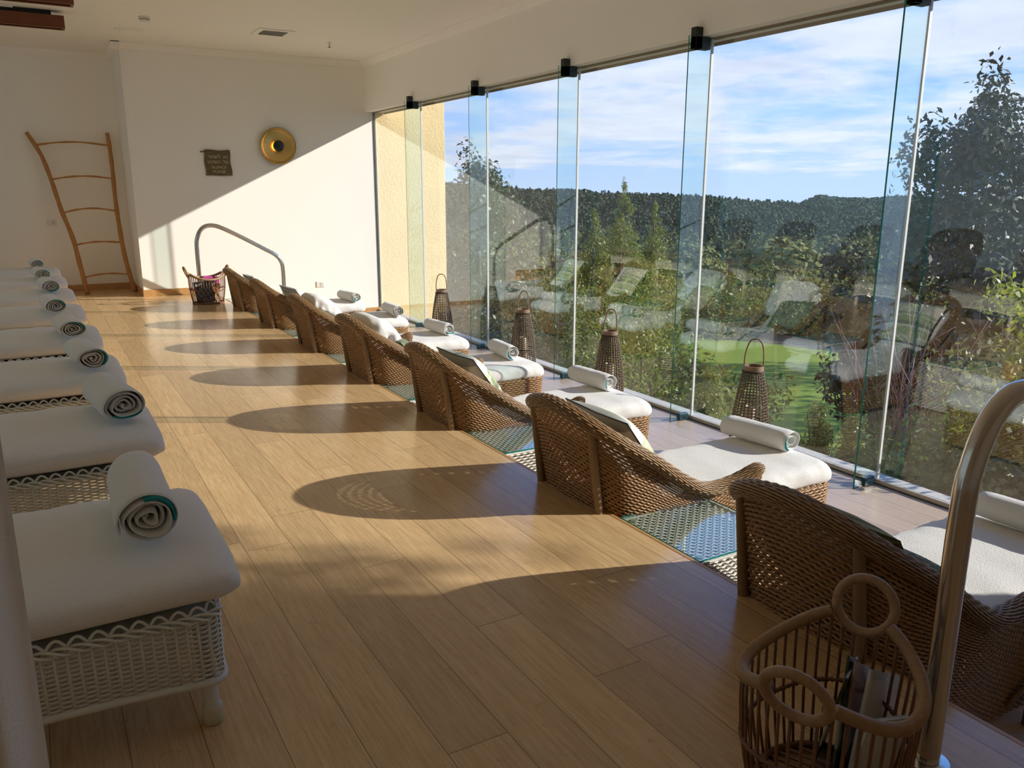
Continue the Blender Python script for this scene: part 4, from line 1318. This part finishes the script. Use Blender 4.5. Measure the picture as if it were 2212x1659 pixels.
def crown_blobs(rg, n, R_, H, z0, s0=.3, s1=.5, taper=0):
    bl = []
    for k in range(n):
        a = rg.uniform(0, 2 * PI); t = rg.uniform(0, 1); rr = R_ * (1 - taper * t) * math.sqrt(rg.uniform(.02, 1)) * math.sqrt(max(.1, 1 - (abs(2 * t - .8)) ** 2.2 * .7))
        s_ = rg.uniform(s0, s1) * R_ * (1 - taper * .5 * t)
        bl.append((math.cos(a) * rr, math.sin(a) * rr, z0 + t * H, s_, s_, s_ * rg.uniform(.8, 1.3)))
    return bl
rg = random.Random(5)
# pointed junipers behind the lawn's left edge
def gz(x, y): return terrain(x, y)
for (x, y, top, w, lab, sd) in ((14.7, 18.9, 1.6, 1.35, 'tall pointed juniper standing highest against the far hill', 3),
                                (12.9, 17.85, .85, 1.05, 'shorter juniper left of the tall pointed one', 4),
                                (16.7, 19.9, .95, 1.2, 'forked juniper right of the tall pointed one', 5),
                                (11.9, 17.6, .35, .9, 'small juniper farthest left of the juniper group', 6)):
    z = gz(x, y); r_ = random.Random(sd)
    plant('juniper_tree', x, y, z, conifer_blobs(top - z, w, r_, 22), M['leaf_jun'], 62, .048, lab, 'tree', 'junipers beyond the glass', sd, (top - z - .3, .07), .34, .3)
# pale leafy tree at the left, beyond the yellow wall
r_ = random.Random(8)
plant('pale_leafy_tree', 8.0, 14.9, gz(8, 14.9), crown_blobs(r_, 60, 1.5, 4.4, .4, .26, .38, .5) + [(-.35, 0, 5.1, .22, .22, .42)], M['leaf_pale'], 34, .055, 'pale leafy tree next to the yellow wall edge', 'tree', None, 8, (4.9, .10), .5, .25)
# big dark tree on the right
r_ = random.Random(9)
bl = crown_blobs(r_, 80, 2.0, 3.9, .75, .20, .32, .62) + [(0, 0, 4.95, .26, .26, .50), (-.5, .4, 4.3, .40, .40, .45), (.55, -.4, 4.2, .45, .45, .5), (-1.25, .9, 2.9, .38, .38, .3)]
plant('dark_evergreen_tree', 10.3, 6.1, -2.3, bl, M['leaf_dark'], 70, .058, 'big dark glossy-leaved tree rising at the right', 'tree', None, 9, (4.4, .07), .42, .15, 26)
# shade tree on the sunny side of the terrace, out past the near end of the glass
r_ = random.Random(19)
plant('shade_tree', 10.6, -3.5, -1.5, crown_blobs(r_, 40, 1.15, 2.0, 6.35, .3, .45), M['leaf_dark'], 30, .08, 'shade tree beside the terrace past the near end of the glass', 'tree', None, 19, (7.0, .12), .45, .2)
for tx, ty, sd in ((20.5, 6.2, 61), (17.5, 3.2, 62), (23.5, 9.0, 63)):
    r_ = random.Random(sd)
    plant('lawn_tree', tx, ty, terrain(tx, ty), crown_blobs(r_, 34, 2.1, 3.0, 2.6, .25, .4), M['leaf_dark'], 14, .12, 'tree %s at the far side of the lawn' % {61: 'with a round crown standing', 62: 'nearest the building', 63: 'standing farthest out'}[sd], 'tree', None, sd, (3.6, .14), .45, .25)
# yellow green bush and lower hedge on the right
r_ = random.Random(10)
plant('yellow_green_bush', 8.1, 4.15, -2.0, crown_blobs(r_, 26, 1.05, 1.9, .75, .25, .4, .2), M['leaf_yellow'], 24, .055, 'yellow-green leafy bush at the right edge', 'bush', None, 10, (2.2, .05), .45, .2, 14)
low = [(6.15, 3.35, .70, .65, 'leaf_bright', 'bright-leaved shrub below the nearest fin', 11), (6.3, 2.6, .85, 1.05, 'leaf_olive', 'olive shrub low behind the handrail', 12), (6.9, 3.3, 1.0, 1.25, 'leaf_olive', 'dense shrub in the corner under the yellow-green bush', 13),
       (6.6, 1.7, .9, 1.15, 'leaf_dark', 'dark shrub at the near end outside the glass', 14), (6.3, 4.0, .45, .40, 'leaf_bright', 'small bright shrub at the lawn corner', 15), (7.2, 2.2, 1.0, 1.5, 'leaf_olive', 'tall olive shrub farthest right', 16),
       (6.25, -.75, .75, 2.1, 'leaf_dark', 'upright dark shrub past the near end of the glass', 17)]
for x, y, w, h, mt, lab, sd in low:
    z = gz(x, y) - .1
    plant('leafy_shrub', x, y, z, crown_blobs(random.Random(sd), 22, w, h, .15, .3, .45), M[mt], 20, .040, lab, 'shrub', 'shrubs under the window', sd, (h * .8, .03), .5, .25, 10)
mids = [(6.0, 8.3, .6, 1.05, 'leaf_olive', 'twiggy olive shrub behind the second farthest lantern', 31), (6.1, 7.1, .75, .95, 'leaf_olive', 'shrub behind the third lantern', 32), (6.05, 6.35, .65, .60, 'leaf_jun', 'feathery juniper shrub left of the nearest lantern', 33),
        (6.9, 6.9, .8, .95, 'leaf_jun', 'feathery green shrub below the lawn edge', 34), (5.9, 5.0, .35, .26, 'leaf_bright', 'low bright plant beside the nearest lantern', 35), (7.6, 10.3, .9, 1.6, 'leaf_olive', 'shrub by the foot of the pale tree', 36),
        (9.5, 12.6, 1.2, 1.9, 'leaf_jun', 'broad green bush below the junipers', 37), (8.6, 9.2, .9, 1.5, 'leaf_olive', 'round olive bush in the middle of the planting', 38), (11.0, 13.3, 1.3, 2.3, 'leaf_bright', 'tall leafy bush at the left end of the lawn', 39), (5.9, 10.2, .55, 1.1, 'leaf_olive', 'shrub beside the second fin', 40), (12.6, 15.2, 1.3, 2.3, 'leaf_jun', 'thick bush just under the tall juniper', 46), (10.4, 15.7, 1.2, 2.4, 'leaf_olive', 'wide bush between the pale tree and the junipers', 47)]
for x, y, w, h, mt, lab, sd in mids:
    z = gz(x, y) - .1
    plant('garden_shrub', x, y, z, crown_blobs(random.Random(sd), 24, w, h, .15, .24, .38), M[mt], 20, .040 + .0012 * math.hypot(x - 5, y - 6), lab, 'shrub', 'shrubs under the window', sd, (h * .9, .03), .4, .25, 12)
# slim cypress sprigs by the nearest lantern
for x, y, h, sd, lab in ((5.75, 4.55, .66, 51, 'slim cypress sprig right of the nearest lantern'), (5.85, 4.25, .60, 52, 'second slim cypress sprig at the lawn side'), (5.9, 6.05, .85, 53, 'slim cypress sprig left of the nearest lantern')):
    plant('cypress_sprig', x, y, gz(x, y), conifer_blobs(h, .16, random.Random(sd), 10), M['leaf_jun'], 60, .022, lab, 'shrub', 'cypress sprigs by the sill', sd, (h, .01), .3, .3, 4)
# bare purple twigs
def twigs():
    root = empty('bare_twig_shrub', (6.55, 4.25, -1.05), 0, 'leafless shrub of fine purple twigs before the dark tree', 'shrub')
    r2 = random.Random(3); b = MB()
    for k in range(34):
        a = r2.uniform(0, 2 * PI); l = r2.uniform(.8, 1.6); sp = r2.uniform(.15, .5)
        p = Vector((r2.uniform(-.08, .08), r2.uniform(-.08, .08), 0)); q = p + Vector((math.cos(a) * l * sp, math.sin(a) * l * sp, l))
        m = p.lerp(q, .5) + Vector((r2.uniform(-.1, .1), r2.uniform(-.1, .1), 0))
        P = cr([p, m, q], 4); b.tube(P, [.0055 * (1 - .75 * i / len(P)) for i in range(len(P))], 4)
        for j in range(3):
            s0 = P[r2.randint(4, len(P) - 2)]; e = s0 + Vector((r2.uniform(-.2, .2), r2.uniform(-.2, .2), r2.uniform(.12, .35)))
            b.tube([s0, e], [.004, .0015], 4)
    b.build('twigs', M['twig'], root, smooth=True)
twigs()
# hedge of bushes past the lawn
hz = []
r_ = random.Random(77)
k = 0
for a in range(31, 70, 2):
    for rr_ in (27.5, 32, 38):
        az = a + r_.uniform(-.9, .9); r0 = rr_ + r_.uniform(-1.5, 1.5)
        hz.append((r0 * math.sin(R(az)), r0 * math.cos(R(az)), r_.uniform(1.0, 1.7), r_.uniform(1.5, 2.5), r_.choice(['leaf_maquis', 'leaf_maquis', 'leaf_olive', 'leaf_bright']), k)); k += 1
protos = {}
for x, y, w, h, mt, sd in hz:
    key = (mt, sd % 2)
    if key not in protos:
        o = plant('hedge_bush', 0, 0, 0, crown_blobs(random.Random(sd), 20, 1.2, 1.8, .1, .28, .42), M[mt], 18, .085, 'rounded bush in the band of scrub beyond the lawn', 'bush', 'bushes beyond the lawn', sd, (1.5, .05), .5, .3, 5)
        protos[key] = o
    else: o = copy_tree(protos[key])
    o.location = (x, y, gz(x, y) - .2); o.scale = (w / 1.3, w / 1.3, h / 2.1); o.rotation_euler = (0, 0, sd)
    tag(o, 'rounded bush in the band of scrub beyond the lawn', 'bush', 'bushes beyond the lawn')

# forest: the nearest trees each stand alone, the rest of the far hillside is one mass
def tree_shape(rng, kind, h, w, n):
    """leafy lump of a distant tree as loose triangles-ish quads around an ellipsoid or cone"""
    d = rng.normal(size=(n, 3)); d /= np.linalg.norm(d, axis=1, keepdims=True)
    if kind == 0:
        t = rng.uniform(0, 1, n) ** .8; rr = w * (1 - t) ** .7 * (.75 + .25 * rng.uniform(size=n)) + .06
        a = rng.uniform(0, 2 * PI, n)
        p = np.stack([np.cos(a) * rr, np.sin(a) * rr, t * h + .1], 1)
        nn = np.stack([np.cos(a), np.sin(a), np.full(n, .45)], 1)
    else:
        p = d * np.array([w, w, h * .5]) * rng.uniform(.8, 1.05, (n, 1)) + np.array([0, 0, h * .52]); nn = d.copy()
    nn += rng.normal(size=(n, 3)) * .3; nn /= np.linalg.norm(nn, axis=1, keepdims=True)
    return p, nn
def forest():
    rng = np.random.default_rng(12); r2 = random.Random(21)
    pm = []
    for v in range(6):
        kind = v % 2
        p, nn = tree_shape(rng, 0 if kind else 1, 1.0, .36 if kind else .52, 1300)
        V = leaf_quads(p, nn, .05, .6, rng)
        pm.append(mesh_quads('tree_form', V, M['leaf_pine'] if kind else M['leaf_maquis']))
    pts = []
    # scrub and trees down the near slope
    for _ in range(1500):
        az = r2.uniform(22, 68); r0 = 44 + 190 * r2.random() ** 1.1
        pts.append((r0, az, r2.uniform(2.2, 4.2)))
    pts.sort(); near = []; 
    for r0, az, h in pts:
        x, y = r0 * math.sin(R(az)), r0 * math.cos(R(az))
        if az > 66 or x < 6: continue
        if y > 12 and x / y < .48: continue
        near.append((x, y, h, r0))
    solo, rest = [], []
    for q in near:
        if len(solo) < 285 and all((q[0] - w[0]) ** 2 + (q[1] - w[1]) ** 2 > (.62 * (q[2] + w[2])) ** 2 for w in solo): solo.append(q)
        elif q[3] > 70: rest.append(q)
    for i, (x, y, h, r0) in enumerate(solo):
        me = pm[(r2.choice([0, 2, 4]) if r2.random() < .68 else r2.choice([1, 3, 5]))]
        o = me.copy(); COL.objects.link(o); o.name = 'hillside_tree'
        o.location = (x, y, gz(x, y) - .3); o.scale = (h * 1.15, h * 1.15, h * r2.uniform(.75, 1.1)); o.rotation_euler = (0, 0, r2.uniform(0, 6))
        tag(o, 'small tree or scrub oak on the slope between the lawn and the far hill', 'tree', 'scattered trees on the near slope')
    quads = {0: [], 1: []}
    for (x, y, h, r0) in rest:
        kind = 0 if r2.random() < .5 else 1
        p, nn = tree_shape(rng, kind, h * 1.3, h * (.34 if kind == 0 else .62), 200)
        quads[kind].append(leaf_quads(p + np.array([x, y, gz(x, y) - .3]), nn, .30, .7, rng))
    # the far hill, densely wooded
    N = 9000
    for _ in range(N):
        az = r2.uniform(20, 70); r0 = math.sqrt(r2.uniform(230 ** 2, 715 ** 2))
        x, y = r0 * math.sin(R(az)), r0 * math.cos(R(az))
        if y > 12 and x / y < .44: continue
        h = r2.uniform(4.0, 7.5); kind = 0 if r2.random() < .6 else 1
        p, nn = tree_shape(rng, kind, h, h * (.33 if kind == 0 else .42), 70)
        quads[0 if kind == 0 or r0 > 330 else 1].append(leaf_quads(p + np.array([x, y, terrain(x, y) - .6]), nn, .42 + r0 / 1300, .75, rng))
    # distant second ridge
    for _ in range(4500):
        az = r2.uniform(48.5, 68); r0 = r2.uniform(1150, 1720); x, y = r0 * math.sin(R(az)), r0 * math.cos(R(az))
        p, nn = tree_shape(rng, 1, 8, 7, 20); quads[0].append(leaf_quads(p + np.array([x, y, terrain(x, y) - 2]), nn, 2.6, .8, rng))
    f1 = mesh_quads('pine_forest', np.concatenate(quads[0]), M['leaf_pine'])
    tag(f1, 'dark pine forest covering the far hill to its crest', 'forest', None, 'stuff')
    f2 = mesh_quads('maquis_scrub', np.concatenate(quads[1]), M['leaf_maquis'])
    tag(f2, 'olive-green scrub filling the valley below the pines', 'scrub', None, 'stuff')
    for o in pm: bpy.data.objects.remove(o)
forest()
